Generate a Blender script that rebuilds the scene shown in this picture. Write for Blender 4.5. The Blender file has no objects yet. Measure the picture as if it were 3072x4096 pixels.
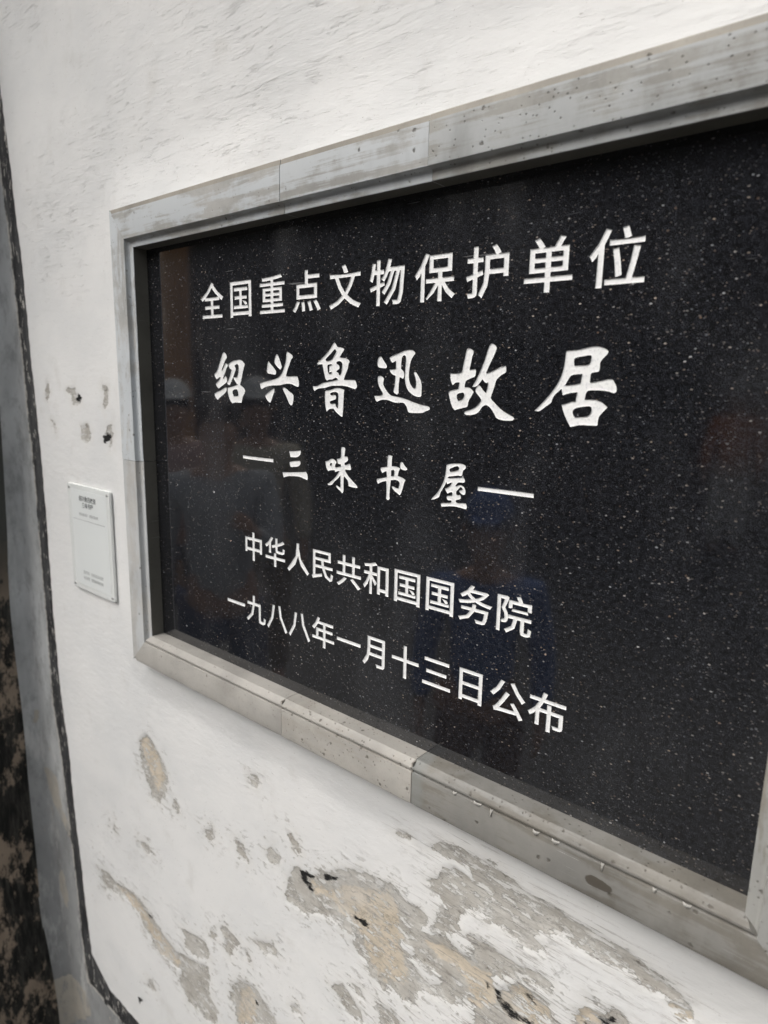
import bpy, bmesh, math, random, json
import numpy as np
from mathutils import Vector, Matrix, noise as mnoise
PI = math.pi
sc = bpy.context.scene
# ------------------------------------------------------------------ camera
cam_d = bpy.data.cameras.new('camera'); cam = bpy.data.objects.new('camera', cam_d); sc.collection.objects.link(cam)
Rx = Vector((0.7695021, 0.6382927, 0.0211883)); Ry = Vector((0.1363809, -0.1318230, -0.9818468)); Rz = Vector((-0.6239125, 0.7584227, -0.1884890))
cam.matrix_world = Matrix(((Rx.x, -Ry.x, -Rz.x, .77313), (Rx.y, -Ry.y, -Rz.y, -.466085), (Rx.z, -Ry.z, -Rz.z, .33977), (0, 0, 0, 1)))
cam_d.sensor_fit = 'HORIZONTAL'; cam_d.sensor_width = 9.8 * .75; cam_d.lens = 2604.14 / 3072 * 9.8 * .75
cam_d.clip_start = .02; cam_d.clip_end = 200
cam_d.dof.use_dof = True; cam_d.dof.focus_distance = .615; cam_d.dof.aperture_fstop = 1.7
sc.camera = cam
# ------------------------------------------------------------------ sky, sun, exposure
SUN_EL, SUN_AZ = math.radians(48), math.radians(-30)     # azimuth measured from the wall's outward normal, towards the left
world = bpy.data.worlds.new('World'); sc.world = world; world.use_nodes = True
wn = world.node_tree; bg = wn.nodes['Background']
sky = wn.nodes.new('ShaderNodeTexSky'); sky.sky_type = 'NISHITA'; sky.sun_disc = False
sdir = Vector((math.sin(SUN_AZ) * math.cos(SUN_EL), -math.cos(SUN_AZ) * math.cos(SUN_EL), math.sin(SUN_EL)))
sky.sun_elevation = SUN_EL; sky.sun_rotation = math.atan2(sdir.x, sdir.y)
sky.air_density = 1.5; sky.dust_density = 6; sky.ozone_density = 1
hs = wn.nodes.new('ShaderNodeHueSaturation'); hs.inputs['Saturation'].default_value = .3
wn.links.new(sky.outputs[0], hs.inputs['Color']); wn.links.new(hs.outputs[0], bg.inputs[0]); bg.inputs[1].default_value = .13
sl = bpy.data.lights.new('sun', 'SUN'); sun = bpy.data.objects.new('sun', sl); sc.collection.objects.link(sun)
sl.energy = 1.2; sl.angle = math.radians(35); sl.color = (1, .985, .965)
sun.rotation_euler = sdir.to_track_quat('Z', 'Y').to_euler()
sc.view_settings.view_transform = 'Standard'; sc.view_settings.look = 'None'; sc.view_settings.gamma = 1
sc.view_settings.exposure = EXPOSURE = 0.58
CAL=json.loads('''{"shao":[[15092,37450,15223,37385,15359,37297,15479,37157,15560,37011,15561,36901,15512,36804,15420,36719,15307,36627,15206,36508,15097,36359,14969,36162,14831,35941,14664,35693,14536,35489,14548,35446,14583,35413,14670,35470,14764,35549,14866,35704,14978,35880,15108,36047,15239,36179,15349,36224,15464,36222,15588,36169,15682,36087,15704,36002,15675,35908,15584,35815,15469,35699,15362,35527,15256,35339,15152,35177,15043,35007,14892,34778,14774,34582,14788,34539,14822,34506,14919,34587,15029,34675,15149,34756,15260,34827,15345,34747,15427,34647,15486,34518,15506,34377,15461,34237,15356,34103,15177,33993,14947,33886,14668,33760,14381,33634,14130,33515,13914,33412,13799,33489,13665,33592,13513,33743,13370,33895,13576,34046,13795,34207,13997,34344,14163,34470,14249,34593,14300,34700,14112,34668,13915,34621,13758,34537,13627,34450,13506,34525,13378,34632,13233,34811,13163,34999,13301,35122,13508,35244,13690,35416,13857,35610,13972,35813,14079,36034,14213,36288,14354,36545,14494,36780,14624,36993,14718,37185,14813,37335,14954,37409],[15285,33588,15344,33538,15391,33468,15406,33341,15370,33195,15251,33059,15058,32914,14758,32736,14438,32563,14181,32432,13968,32320,13816,32216,13703,32127,13570,32181,13426,32259,13291,32387,13179,32532,13121,32670,13087,32793,13343,32913,13641,33037,13980,33131,14313,33220,14584,33325,14828,33428,15072,33515],[17831,36618,18034,36580,18206,36512,18380,36415,18529,36306,18643,36205,18701,36102,18664,35996,18586,35869,18503,35673,18408,35431,18305,35144,18201,34844,18108,34568,18018,34313,17896,34082,17837,33896,17967,33798,18166,33723,18362,33612,18538,33493,18648,33381,18696,33260,18659,33117,18569,32962,18435,32800,18298,32629,18210,32450,18144,32268,18085,32085,18037,31922,17805,31913,17532,31906,17218,31917,16902,31916,16623,31868,16383,31809,16256,31902,16119,32014,15996,32139,15882,32295,15785,32512,15701,32746,15624,32963,15568,33168,15555,33363,15557,33531,15882,33578,16229,33633,16530,33697,16820,33762,17128,33823,17405,33875,17274,33989,17124,34125,16951,34287,16796,34449,16712,34579,16658,34686,16974,34688,17288,34691,17391,34858,17492,35047,17557,35237,17601,35431,17630,35631,17638,35813,17623,35947,17574,36049,17461,36118,17338,36167,17189,36112,17046,36051,16957,35996,16921,35933,16979,35850,17060,35756,17105,35658,17115,35549,17063,35429,16971,35282,16849,35082,16714,34865,16588,34671,16456,34476,16293,34254,16146,34053,16069,33926,16014,33825,15856,33844,15695,33881,15549,33954,15479,34059,15591,34204,15764,34379,15900,34580,16027,34802,16143,35049,16241,35281,16304,35448,16350,35579,16255,35574,16154,35594,16058,35690,15967,35817,15862,35953,15820,36086,15929,36194,16132,36293,16414,36402,16723,36496,16991,36548,17257,36579,17554,36610],[17050,33377,17211,33369,17338,33323,17410,33222,17451,33086,17484,32915,17488,32759,17457,32682,17363,32636,17041,32606,16681,32589,16598,32697,16518,32826,16464,32979,16456,33126,16528,33232,16658,33310,16849,33359]],"xing":[[22702,36404,22790,36294,22915,36164,23119,36015,23343,35854,23552,35679,23725,35519,23822,35418,23872,35324,23867,35205,23826,35100,23770,35039,23674,35016,23393,35048,23070,35097,22805,35119,22591,35152,22464,35221,22397,35321,22382,35462,22403,35632,22445,35831,22498,36026,22544,36185,22591,36306,22645,36364],[24005,37125,24090,37094,24174,37040,24254,36907,24339,36735,24440,36550,24545,36348,24663,36116,24750,35905,24751,35781,24705,35685,24614,35610,24513,35552,24410,35609,24282,35685,24072,35828,23861,35992,23709,36144,23617,36299,23623,36464,23678,36632,23748,36808,23833,36962,23922,37057],[25661,37332,25850,37253,26049,37163,26231,37068,26374,36969,26445,36866,26454,36766,26390,36690,26290,36605,26191,36490,26083,36336,25960,36106,25832,35847,25701,35596,25579,35354,25473,35122,25408,34941,25423,34887,25491,34859,25816,34852,26235,34858,26692,34880,27069,34882,27157,34829,27190,34734,27254,34567,27309,34382,27345,34225,27360,34084,27342,33960,27306,33865,27258,33823,27205,33796,26996,33848,26759,33911,26520,33995,26269,34069,26004,34103,25733,34111,25465,34099,25190,34068,24903,34015,24598,33963,24263,33935,23915,33919,23571,33913,23224,33900,22869,33862,22522,33805,22189,33726,21898,33638,21692,33551,21537,33473,21445,33523,21360,33600,21281,33833,21214,34087,21439,34150,21732,34222,22155,34296,22620,34374,23075,34456,23494,34538,23824,34613,24098,34697,24328,34804,24526,34936,24708,35103,24868,35298,25005,35522,25125,35767,25241,36027,25340,36287,25416,36522,25469,36750,25480,37003,25495,37212,25570,37286],[23479,33580,23542,33561,23586,33525,23572,33392,23516,33213,23414,33007,23292,32782,23173,32536,23066,32320,22999,32207,22931,32130,22859,32093,22776,32097,22644,32165,22493,32275,22331,32424,22188,32582,22110,32720,22060,32838,22268,32963,22509,33106,22775,33259,23041,33402,23277,33502],[25102,33706,25236,33684,25394,33627,25592,33508,25809,33372,26047,33261,26262,33160,26399,33078,26487,32986,26530,32853,26538,32697,26520,32518,26482,32336,26436,32168,26376,32028,26294,31950,26210,31897,26101,31932,25983,31987,25879,32077,25777,32204,25654,32418,25510,32670,25323,32937,25138,33191,24988,33395,24889,33549,24890,33613,24933,33661,25002,33695]],"lu":[[32340,38095,32410,38060,32485,38007,32572,37888,32656,37767,32703,37704,32777,37663,32940,37650,33135,37639,33340,37601,33515,37547,33614,37482,33634,37394,33534,37272,33378,37114,33211,36896,33051,36680,33229,36668,33431,36652,33647,36636,33857,36604,34039,36534,34187,36449,34291,36369,34339,36281,34292,36185,34216,36064,34177,35874,34128,35661,34031,35455,33922,35256,33826,35081,33738,34917,33663,34746,33600,34593,33938,34587,34308,34582,34692,34590,35006,34579,35114,34522,35170,34423,35263,34225,35325,34022,35308,33905,35250,33819,35178,33757,35067,33732,34884,33764,34647,33826,34357,33900,34035,33968,33712,34004,33369,34020,32982,34018,32598,34008,32260,34004,31963,33988,31732,33938,31519,33877,31280,33815,31021,33763,30716,33749,30416,33735,30168,33687,29957,33621,29786,33532,29650,33444,29559,33515,29469,33612,29409,33770,29365,33931,29652,33923,29957,33940,30213,34031,30465,34142,30736,34232,31018,34306,31311,34349,31614,34383,31937,34428,32252,34477,32544,34528,32795,34575,32764,34651,32712,34722,32620,34765,32493,34772,32310,34697,32104,34613,31905,34599,31711,34592,31527,34545,31366,34492,31266,34553,31166,34640,31099,34767,31039,34935,30966,35157,30887,35422,30795,35750,30708,36066,30362,36048,30053,36045,29997,36085,29976,36139,30179,36288,30405,36450,30626,36591,30855,36740,31102,36919,31348,37112,31578,37309,31787,37514,31970,37747,32124,37948,32238,38036],[32418,37468,32505,37408,32574,37330,32571,37222,32519,37093,32414,36946,32280,36791,32148,36628,31991,36487,31773,36400,31551,36354,31367,36348,31230,36374,31158,36423,31154,36495,31245,36603,31400,36733,31614,36881,31840,37036,32021,37197,32178,37337,32308,37414],[31504,36010,31714,36039,31945,36059,31982,36016,32019,35973,31836,35922,31653,35871,31653,35781,31654,35664,31656,35468,31657,35267,31829,35302,32000,35337,31992,35259,31953,35182,31825,35132,31683,35095,31594,35157,31509,35250,31461,35413,31433,35596,31414,35766,31416,35907,31437,35970],[33007,36342,33132,36320,33246,36272,33334,36204,33391,36102,33406,35927,33395,35730,33369,35554,33328,35391,33276,35242,33212,35118,33128,35038,33046,34981,32997,35026,32949,35083,32931,35162,32899,35236,32791,35273,32681,35304,32640,35356,32622,35407,32775,35481,32920,35561,33002,35623,33038,35697,33025,35817,32963,35935,32831,36001,32698,36055,32630,36124,32614,36192,32671,36257,32767,36310,32882,36338],[32939,33807,33141,33791,33324,33752,33526,33688,33708,33622,33672,33517,33640,33380,33629,33140,33623,32865,33602,32606,33581,32347,33573,32085,33564,31828,33546,31570,33522,31340,33488,31172,33454,31042,33323,31085,33163,31151,32943,31273,32722,31412,32557,31535,32426,31645,32338,31737,32252,31797,32124,31800,31981,31776,31837,31753,31684,31705,31504,31596,31335,31479,31287,31594,31233,31741,31179,31929,31130,32163,31095,32471,31076,32797,31076,33109,31098,33361,31128,33458,31222,33522,31492,33553,31818,33585,32116,33670,32406,33753,32685,33794],[32506,33418,32667,33396,32799,33345,32873,33268,32907,33157,32913,32936,32903,32672,32895,32398,32884,32151,32874,31998,32863,31878,32779,31892,32692,31918,32621,31968,32569,32035,32561,32124,32557,32210,32533,32272,32468,32304,32176,32276,31878,32250,31783,32301,31753,32377,31761,32442,31826,32502,32007,32561,32220,32618,32413,32667,32562,32732,32607,32852,32598,32977,32559,33063,32509,33131,32231,33100,31970,33083,31866,33118,31797,33166,31817,33227,31870,33290,32000,33342,32164,33384,32336,33411]],"xun":[[38171,36727,38238,36684,38314,36622,38425,36486,38553,36324,38704,36162,38839,36010,38917,35896,38946,35802,38914,35720,38826,35664,38671,35656,38479,35671,38260,35685,38058,35717,37926,35782,37843,35876,37810,36006,37812,36156,37832,36318,37875,36470,37949,36580,38033,36660,38106,36702],[41476,37244,41671,37236,41823,37198,41951,37127,42043,37044,42095,36981,42099,36911,42030,36812,41927,36697,41821,36572,41722,36432,41656,36277,41604,36097,41554,35875,41513,35626,41480,35356,41467,35085,41482,34839,41527,34611,41612,34393,41716,34205,41830,34067,41942,33971,42035,33928,42118,33906,42195,33945,42265,34010,42292,34131,42297,34281,42296,34441,42272,34618,42200,34826,42119,35021,42052,35156,42015,35256,42051,35313,42107,35350,42190,35332,42280,35290,42386,35178,42504,35023,42646,34831,42775,34623,42852,34425,42897,34222,42915,34009,42915,33786,42914,33530,42891,33314,42835,33229,42725,33191,42535,33194,42316,33232,42120,33296,41920,33392,41689,33524,41473,33690,41313,33898,41194,34129,41115,34365,41067,34606,41038,34840,41028,35083,41036,35353,41054,35627,41080,35883,41102,36134,41103,36410,41084,36640,41033,36720,40970,36776,40885,36772,40795,36745,40714,36667,40648,36544,40613,36361,40595,36137,40577,35858,40591,35610,40682,35523,40795,35457,40873,35345,40927,35219,40951,35081,40945,34946,40898,34831,40842,34734,40745,34779,40639,34825,40539,34853,40450,34875,40417,34667,40384,34427,40362,34169,40347,33910,40358,33659,40349,33460,40259,33383,40150,33344,40008,33411,39873,33484,39797,33544,39769,33621,39814,33824,39878,34075,39908,34337,39929,34595,39947,34819,39962,35009,39781,35059,39596,35128,39449,35235,39339,35352,39289,35454,39265,35542,39437,35544,39628,35552,39822,35580,39997,35611,39999,35783,39999,35970,39988,36151,39974,36312,39874,36262,39766,36211,39671,36174,39588,36144,39498,36200,39402,36283,39313,36435,39234,36594,39387,36672,39592,36761,39887,36847,40214,36939,40518,37049,40826,37149,41168,37213],[38171,34982,38313,34952,38453,34896,38560,34825,38621,34722,38585,34553,38537,34370,38553,34232,38615,34090,38740,33904,38904,33709,39094,33522,39283,33366,39410,33283,39562,33233,39834,33194,40155,33160,40489,33113,40832,33056,41170,32985,41501,32902,41805,32809,42119,32715,42476,32629,42857,32551,43296,32491,43667,32427,43812,32334,43876,32232,43872,32165,43806,32112,43636,32047,43433,31979,43282,31898,43099,31830,42785,31798,42414,31785,41991,31774,41629,31787,41515,31838,41447,31935,41387,32101,41325,32277,41230,32407,41117,32512,40993,32596,40846,32648,40656,32648,40443,32629,40221,32614,39991,32615,39765,32661,39532,32723,39288,32789,39021,32839,38696,32844,38369,32813,38090,32731,37854,32638,37758,32700,37659,32793,37577,32975,37507,33165,37793,33175,38076,33189,38265,33208,38404,33240,38505,33288,38541,33367,38470,33499,38346,33663,38198,33847,38054,34047,37962,34262,37902,34469,37870,34644,37870,34786,37913,34883,37984,34945,38067,34979]],"gu":[[47640,37240,47777,37203,47906,37134,48015,37059,48075,36952,48032,36789,47957,36595,47916,36398,47872,36164,47803,35836,47733,35512,48014,35545,48294,35577,48338,35503,48368,35404,48357,35203,48304,35006,48184,34925,48029,34878,47856,34812,47687,34747,47554,34691,47452,34617,47392,34485,47356,34340,47336,34212,47325,34100,47498,34115,47677,34117,47814,34086,47945,34019,48100,33888,48243,33750,48162,33604,48065,33435,47937,33244,47822,33060,47769,32924,47739,32799,47726,32649,47674,32519,47501,32454,47280,32412,47057,32357,46836,32302,46633,32241,46457,32186,46354,32264,46242,32374,46138,32543,46040,32745,45956,32966,45881,33193,45802,33416,45760,33605,45796,33707,45899,33777,46084,33833,46304,33878,46527,33923,46729,33960,46755,34105,46782,34258,46804,34388,46823,34499,46645,34501,46456,34476,46291,34370,46150,34249,46078,34365,46000,34508,45925,34688,45868,34880,45858,35067,45865,35234,46127,35217,46418,35217,46735,35242,46994,35329,47078,35544,47103,35805,47157,36037,47210,36278,47263,36557,47314,36820,47351,37020,47405,37162,47512,37229],[46683,33550,46826,33601,46993,33639,47135,33652,47259,33656,47303,33581,47335,33491,47327,33381,47289,33268,47220,33165,47111,33077,46926,33017,46734,32973,46674,33065,46620,33175,46602,33311,46607,33437,46627,33503],[49739,37562,49866,37534,49992,37462,50109,37363,50189,37248,50187,37144,50141,37023,50062,36828,49961,36605,49854,36378,49740,36150,49627,35941,49516,35726,49409,35469,49314,35227,49416,35247,49542,35281,49806,35385,50110,35513,50399,35646,50668,35758,50898,35805,51089,35827,51113,35712,51133,35583,51150,35447,51121,35321,50974,35231,50788,35145,50623,35034,50476,34914,50368,34797,50286,34664,50231,34500,50183,34308,50119,34086,50045,33841,49929,33561,49869,33299,49987,33131,50181,32984,50387,32796,50618,32604,50872,32425,51132,32265,51394,32140,51634,32036,51835,31949,51987,31874,52055,31803,52096,31737,52040,31659,51945,31588,51749,31558,51504,31549,51239,31552,50971,31577,50720,31630,50507,31718,50379,31855,50281,32015,50169,32176,50053,32331,49926,32464,49786,32575,49629,32671,49461,32716,49279,32663,49109,32551,48985,32386,48870,32212,48745,32083,48580,31980,48312,31901,48019,31853,47751,31840,47532,31862,47429,31927,47368,32004,47423,32082,47516,32159,47733,32219,47995,32289,48260,32399,48506,32529,48693,32678,48835,32834,48950,32981,48990,33130,48880,33288,48714,33451,48544,33623,48414,33790,48404,33933,48464,34065,48590,34201,48729,34323,48801,34262,48887,34180,48994,34042,49116,33895,49264,33780,49404,33684,49447,33842,49491,34010,49529,34160,49558,34299,49566,34424,49565,34532,49466,34497,49358,34483,49255,34536,49160,34617,49080,34699,49015,34777,48927,34669,48824,34541,48707,34386,48583,34248,48457,34183,48329,34153,48194,34140,48070,34138,48141,34248,48230,34388,48339,34567,48467,34790,48617,35080,48775,35405,48928,35734,49075,36084,49206,36480,49323,36861,49423,37180,49519,37420,49620,37523]],"ju":[[58317,37165,58559,37139,58772,37085,58961,37010,59109,36925,59197,36850,59235,36769,59210,36679,59139,36578,59015,36450,58879,36311,58773,36174,58699,36041,58690,35929,58699,35807,58690,35622,58667,35456,58625,35402,58551,35377,58335,35352,58123,35298,58057,35158,58045,34981,58045,34787,58056,34605,58297,34643,58568,34690,58852,34752,59131,34813,59391,34875,59608,34895,59735,34817,59827,34684,59934,34517,60017,34338,60054,34170,60044,34028,59973,33932,59857,33888,59711,33930,59526,33998,59297,34039,59032,34067,58721,34078,58413,34075,58156,34066,57957,34026,57858,33927,57809,33783,57772,33577,57750,33371,57973,33397,58219,33413,58450,33403,58681,33366,58923,33290,59150,33182,59339,33029,59494,32877,59357,32725,59204,32549,59041,32367,58908,32158,58877,31866,58872,31614,58839,31560,58774,31540,58483,31534,58122,31534,57803,31538,57482,31521,57131,31437,56808,31341,56711,31485,56598,31661,56470,31874,56342,32104,56229,32329,56130,32550,56050,32767,55987,32958,56162,32999,56356,33053,56550,33136,56739,33208,56913,33222,57064,33218,57080,33382,57101,33564,57130,33745,57159,33909,56896,33881,56602,33836,56299,33750,56022,33659,55959,33894,55897,34128,55651,33925,55415,33707,55290,33517,55216,33349,55189,33217,55144,33097,54994,32971,54798,32835,54572,32660,54360,32503,54249,32433,54135,32397,53968,32404,53804,32427,53987,32603,54198,32815,54427,33061,54670,33334,54920,33617,55173,33929,55429,34295,55654,34678,55805,35052,55908,35413,55972,35732,56011,36059,56039,36472,56058,36862,56249,36887,56487,36914,56794,36932,57125,36962,57438,37034,57743,37107,58040,37150],[56789,36373,57053,36442,57375,36485,57674,36533,57914,36556,57986,36536,58024,36477,58034,36332,58009,36163,57965,36010,57844,35889,57549,35845,57217,35833,56971,35817,56770,35806,56742,35944,56725,36094,56717,36245],[56587,35112,56812,35179,57054,35206,57260,35226,57435,35236,57419,35076,57399,34897,57371,34709,57343,34536,57050,34481,56729,34427,56420,34397,56143,34378,56241,34565,56353,34766,56454,34958],[57207,32775,57453,32833,57714,32874,57943,32916,58133,32929,58261,32888,58333,32795,58347,32622,58301,32432,58193,32287,58026,32179,57783,32133,57519,32115,57283,32078,57090,32076,56991,32165,56942,32295,56903,32439,56919,32581,57030,32689]],"dash1":[[18057,26056,20532,26048,23285,26073,23266,25713,20523,25695,18122,25716]],"san":[[25822,27139,26244,27168,26702,27208,27143,27273,27536,27338,27585,27276,27618,27191,27597,27061,27534,26921,27429,26804,27278,26702,27085,26617,26827,26554,26438,26524,26046,26510,25963,26664,25885,26832,25846,26994],[25857,25979,26109,26047,26435,26120,26935,26190,27435,26252,27500,26155,27543,26041,27525,25902,27433,25765,27240,25654,26950,25565,26499,25507,26037,25466,25970,25583,25907,25715,25876,25853],[24732,24789,25351,24844,26032,24908,26699,24975,27333,25045,27901,25118,28384,25184,28481,25058,28572,24903,28621,24702,28634,24513,28595,24413,28540,24335,28274,24386,27970,24443,27676,24508,27331,24555,26859,24552,26357,24522,25901,24481,25498,24420,25196,24325,24961,24228,24877,24369,24796,24521,24756,24663]],"wei":[[31221,26528,31407,26581,31622,26639,31762,26730,31898,26812,32092,26851,32277,26857,32389,26826,32484,26763,32625,26670,32725,26562,32677,26454,32590,26351,32546,26270,32523,26196,32536,26113,32559,26038,32740,26064,32934,26098,33122,26142,33271,26191,33325,26239,33337,26296,33317,26363,33285,26427,33158,26411,33032,26411,32952,26452,32895,26527,32830,26701,32772,26887,32992,26940,33194,26997,33271,27041,33311,27105,33333,27221,33341,27377,33346,27734,33367,28064,33422,28113,33516,28128,33633,28135,33750,28117,33842,28065,33901,27982,33898,27858,33871,27713,33848,27560,33825,27417,33808,27307,33795,27219,33994,27236,34192,27252,34252,27100,34286,26944,34233,26828,34133,26736,33986,26669,33853,26613,33817,26549,33821,26488,33835,26430,33856,26381,33991,26407,34138,26443,34276,26502,34401,26552,34493,26555,34565,26543,34599,26437,34635,26318,34678,26193,34697,26081,34662,26005,34574,25959,34405,25953,34211,25961,34042,25952,33895,25942,33927,25838,33982,25717,34084,25585,34218,25446,34376,25304,34554,25162,34752,25022,34953,24885,35147,24754,35317,24632,35439,24526,35515,24434,35529,24355,35518,24288,35372,24286,35192,24287,34965,24295,34732,24309,34535,24331,34367,24354,34357,24533,34328,24720,34264,24864,34158,24997,33976,25139,33787,25267,33752,25194,33722,25099,33712,24896,33711,24652,33715,24401,33718,24156,33722,23939,33706,23756,33637,23629,33557,23534,33457,23620,33334,23713,33184,23794,33026,23877,32872,23977,32750,24071,32713,24135,32697,24191,32767,24227,32851,24246,32950,24201,33057,24144,33173,24114,33279,24094,33283,24276,33285,24481,33277,24691,33269,24903,33271,25113,33275,25301,33153,25167,33013,25025,32862,24906,32708,24793,32568,24681,32436,24564,32314,24416,32196,24286,32080,24228,31954,24201,31793,24171,31640,24161,31539,24190,31464,24230,31607,24319,31778,24429,31984,24566,32193,24713,32371,24854,32535,25000,32692,25159,32840,25331,32983,25537,33107,25730,32978,25703,32836,25667,32701,25613,32581,25559,32529,25658,32476,25756,32300,25734,32115,25709,31970,25685,31838,25657,31700,25613,31578,25569,31501,25659,31419,25767,31344,25888,31277,26031,31221,26224,31187,26400,31177,26471],[31971,26445,32033,26438,32081,26405,32082,26322,32059,26228,32018,26156,31973,26095,31915,26100,31862,26123,31842,26197,31840,26283,31856,26356,31884,26412,31923,26439]],"shu":[[39307,27813,39442,27824,39588,27825,39723,27793,39841,27754,39815,27644,39790,27508,39777,27341,39771,27162,39770,26980,39772,26816,39911,26829,40060,26839,40194,26841,40324,26833,40460,26811,40588,26778,40697,26730,40788,26682,40709,26578,40628,26438,40564,26216,40511,25990,40655,25964,40819,25930,40997,25884,41169,25829,41313,25761,41432,25696,41366,25600,41296,25476,41244,25310,41193,25120,41130,24916,41062,24714,40996,24528,40929,24374,40857,24286,40788,24223,40680,24281,40550,24352,40385,24434,40221,24522,40088,24611,39978,24704,39895,24804,39830,24897,39862,24941,39911,24976,39990,24973,40089,24949,40202,24904,40328,24860,40472,24848,40607,24846,40655,24974,40700,25111,40731,25235,40736,25346,40700,25430,40630,25495,40521,25549,40393,25585,40271,25601,40128,25592,39922,25545,39717,25490,39693,25351,39667,25182,39642,24975,39620,24756,39601,24553,39587,24353,39573,24139,39569,23952,39600,23851,39619,23770,39569,23688,39503,23618,39415,23617,39323,23626,39240,23653,39184,23715,39185,23870,39204,24072,39207,24301,39206,24544,39203,24786,39193,25012,39166,25201,39138,25358,38957,25326,38762,25282,38588,25215,38431,25140,38299,25066,38190,25000,38127,25053,38064,25124,38009,25231,37981,25340,38000,25413,38070,25468,38259,25521,38481,25570,38664,25618,38843,25666,39038,25718,39216,25764,39204,25870,39189,25994,39172,26137,39157,26271,39090,26264,39008,26245,38847,26171,38680,26088,38612,26138,38540,26210,38472,26342,38411,26479,38479,26541,38575,26600,38731,26630,38906,26654,39071,26693,39219,26730,39236,26916,39253,27116,39262,27292,39272,27464,39290,27647],[39924,26496,40000,26497,40057,26474,40091,26430,40104,26364,40089,26251,40067,26129,40061,26029,40058,25943,39975,25925,39882,25907,39790,25896,39705,25889,39709,26006,39713,26140,39716,26285,39719,26419,39821,26462],[40946,27330,40999,27288,41064,27232,41178,27110,41302,26981,41414,26891,41507,26819,41560,26762,41596,26714,41563,26670,41514,26627,41442,26594,41344,26576,41190,26585,41027,26614,40893,26658,40793,26729,40753,26842,40750,26976,40765,27126,40804,27254,40872,27305]],"wu":[[46395,27652,46529,27678,46670,27700,46943,27727,47218,27743,47385,27736,47520,27707,47661,27650,47771,27581,47815,27515,47818,27447,47787,27374,47731,27300,47652,27238,47575,27170,47531,27077,47504,26978,47499,26879,47486,26790,47433,26722,47355,26679,47249,26682,47135,26696,47044,26692,46943,26677,46782,26639,46586,26593,46332,26555,46114,26509,46061,26438,46050,26361,46242,26387,46455,26415,46662,26442,46870,26470,47083,26500,47280,26532,47446,26579,47578,26602,47664,26548,47721,26466,47767,26390,47783,26310,47761,26221,47683,26149,47503,26135,47301,26130,47155,26102,47030,26042,46917,25906,46822,25760,46900,25758,46988,25767,47079,25817,47177,25871,47284,25900,47395,25907,47509,25879,47618,25827,47712,25755,47790,25660,47853,25530,47886,25391,47875,25258,47831,25151,47756,25101,47656,25094,47530,25130,47404,25193,47311,25277,47236,25361,47291,25410,47363,25458,47471,25487,47580,25507,47572,25581,47545,25655,47465,25704,47376,25741,47299,25686,47217,25617,47152,25529,47088,25438,47007,25369,46943,25291,46940,25168,46955,25045,47038,25023,47138,25008,47263,25019,47385,25038,47426,24917,47447,24798,47408,24722,47321,24665,47143,24602,46952,24547,46933,24488,46931,24426,46974,24365,47061,24324,47234,24328,47448,24351,47697,24384,47911,24399,47987,24358,48026,24285,48070,24188,48092,24082,48069,23984,48033,23898,47931,23897,47801,23902,47619,23921,47413,23944,47206,23967,46995,23983,46794,23981,46575,23963,46300,23924,46013,23876,45741,23825,45501,23779,45437,23883,45390,23987,45399,24053,45457,24097,45670,24132,45942,24167,46219,24220,46476,24272,46477,24360,46467,24438,46434,24462,46382,24463,46250,24441,46114,24441,46034,24529,45990,24641,45992,24732,46011,24811,46121,24830,46250,24852,46401,24877,46543,24900,46563,24997,46570,25093,46533,25155,46486,25202,46380,25169,46265,25128,46156,25068,46058,25008,45995,25088,45922,25182,45843,25295,45769,25403,45934,25474,46103,25561,46237,25663,46346,25778,46420,25913,46474,26040,46339,25986,46198,25927,46085,25871,45991,25821,45944,25917,45897,26013,45833,25886,45754,25735,45651,25558,45542,25377,45440,25212,45355,25067,45310,24961,45278,24866,45245,24749,45201,24639,45132,24563,45034,24498,44889,24429,44719,24361,44525,24291,44342,24228,44397,24330,44480,24453,44624,24598,44789,24758,44944,24925,45093,25109,45232,25320,45362,25548,45489,25788,45598,26028,45668,26248,45719,26469,45770,26706,45810,26951,45822,27222,45843,27449,45900,27533,46006,27582,46194,27622],[46330,27260,46472,27326,46630,27393,46774,27451,46902,27489,46998,27487,47068,27458,47115,27404,47135,27336,47130,27263,47096,27193,47026,27140,46922,27095,46752,27046,46566,27001,46403,26962,46262,26929,46221,26977,46187,27035,46177,27107,46194,27177,46248,27221]],"dash2":[[49071,25954,51333,25987,54199,25988,54204,25634,51356,25627,49072,25632]]}''')
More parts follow.
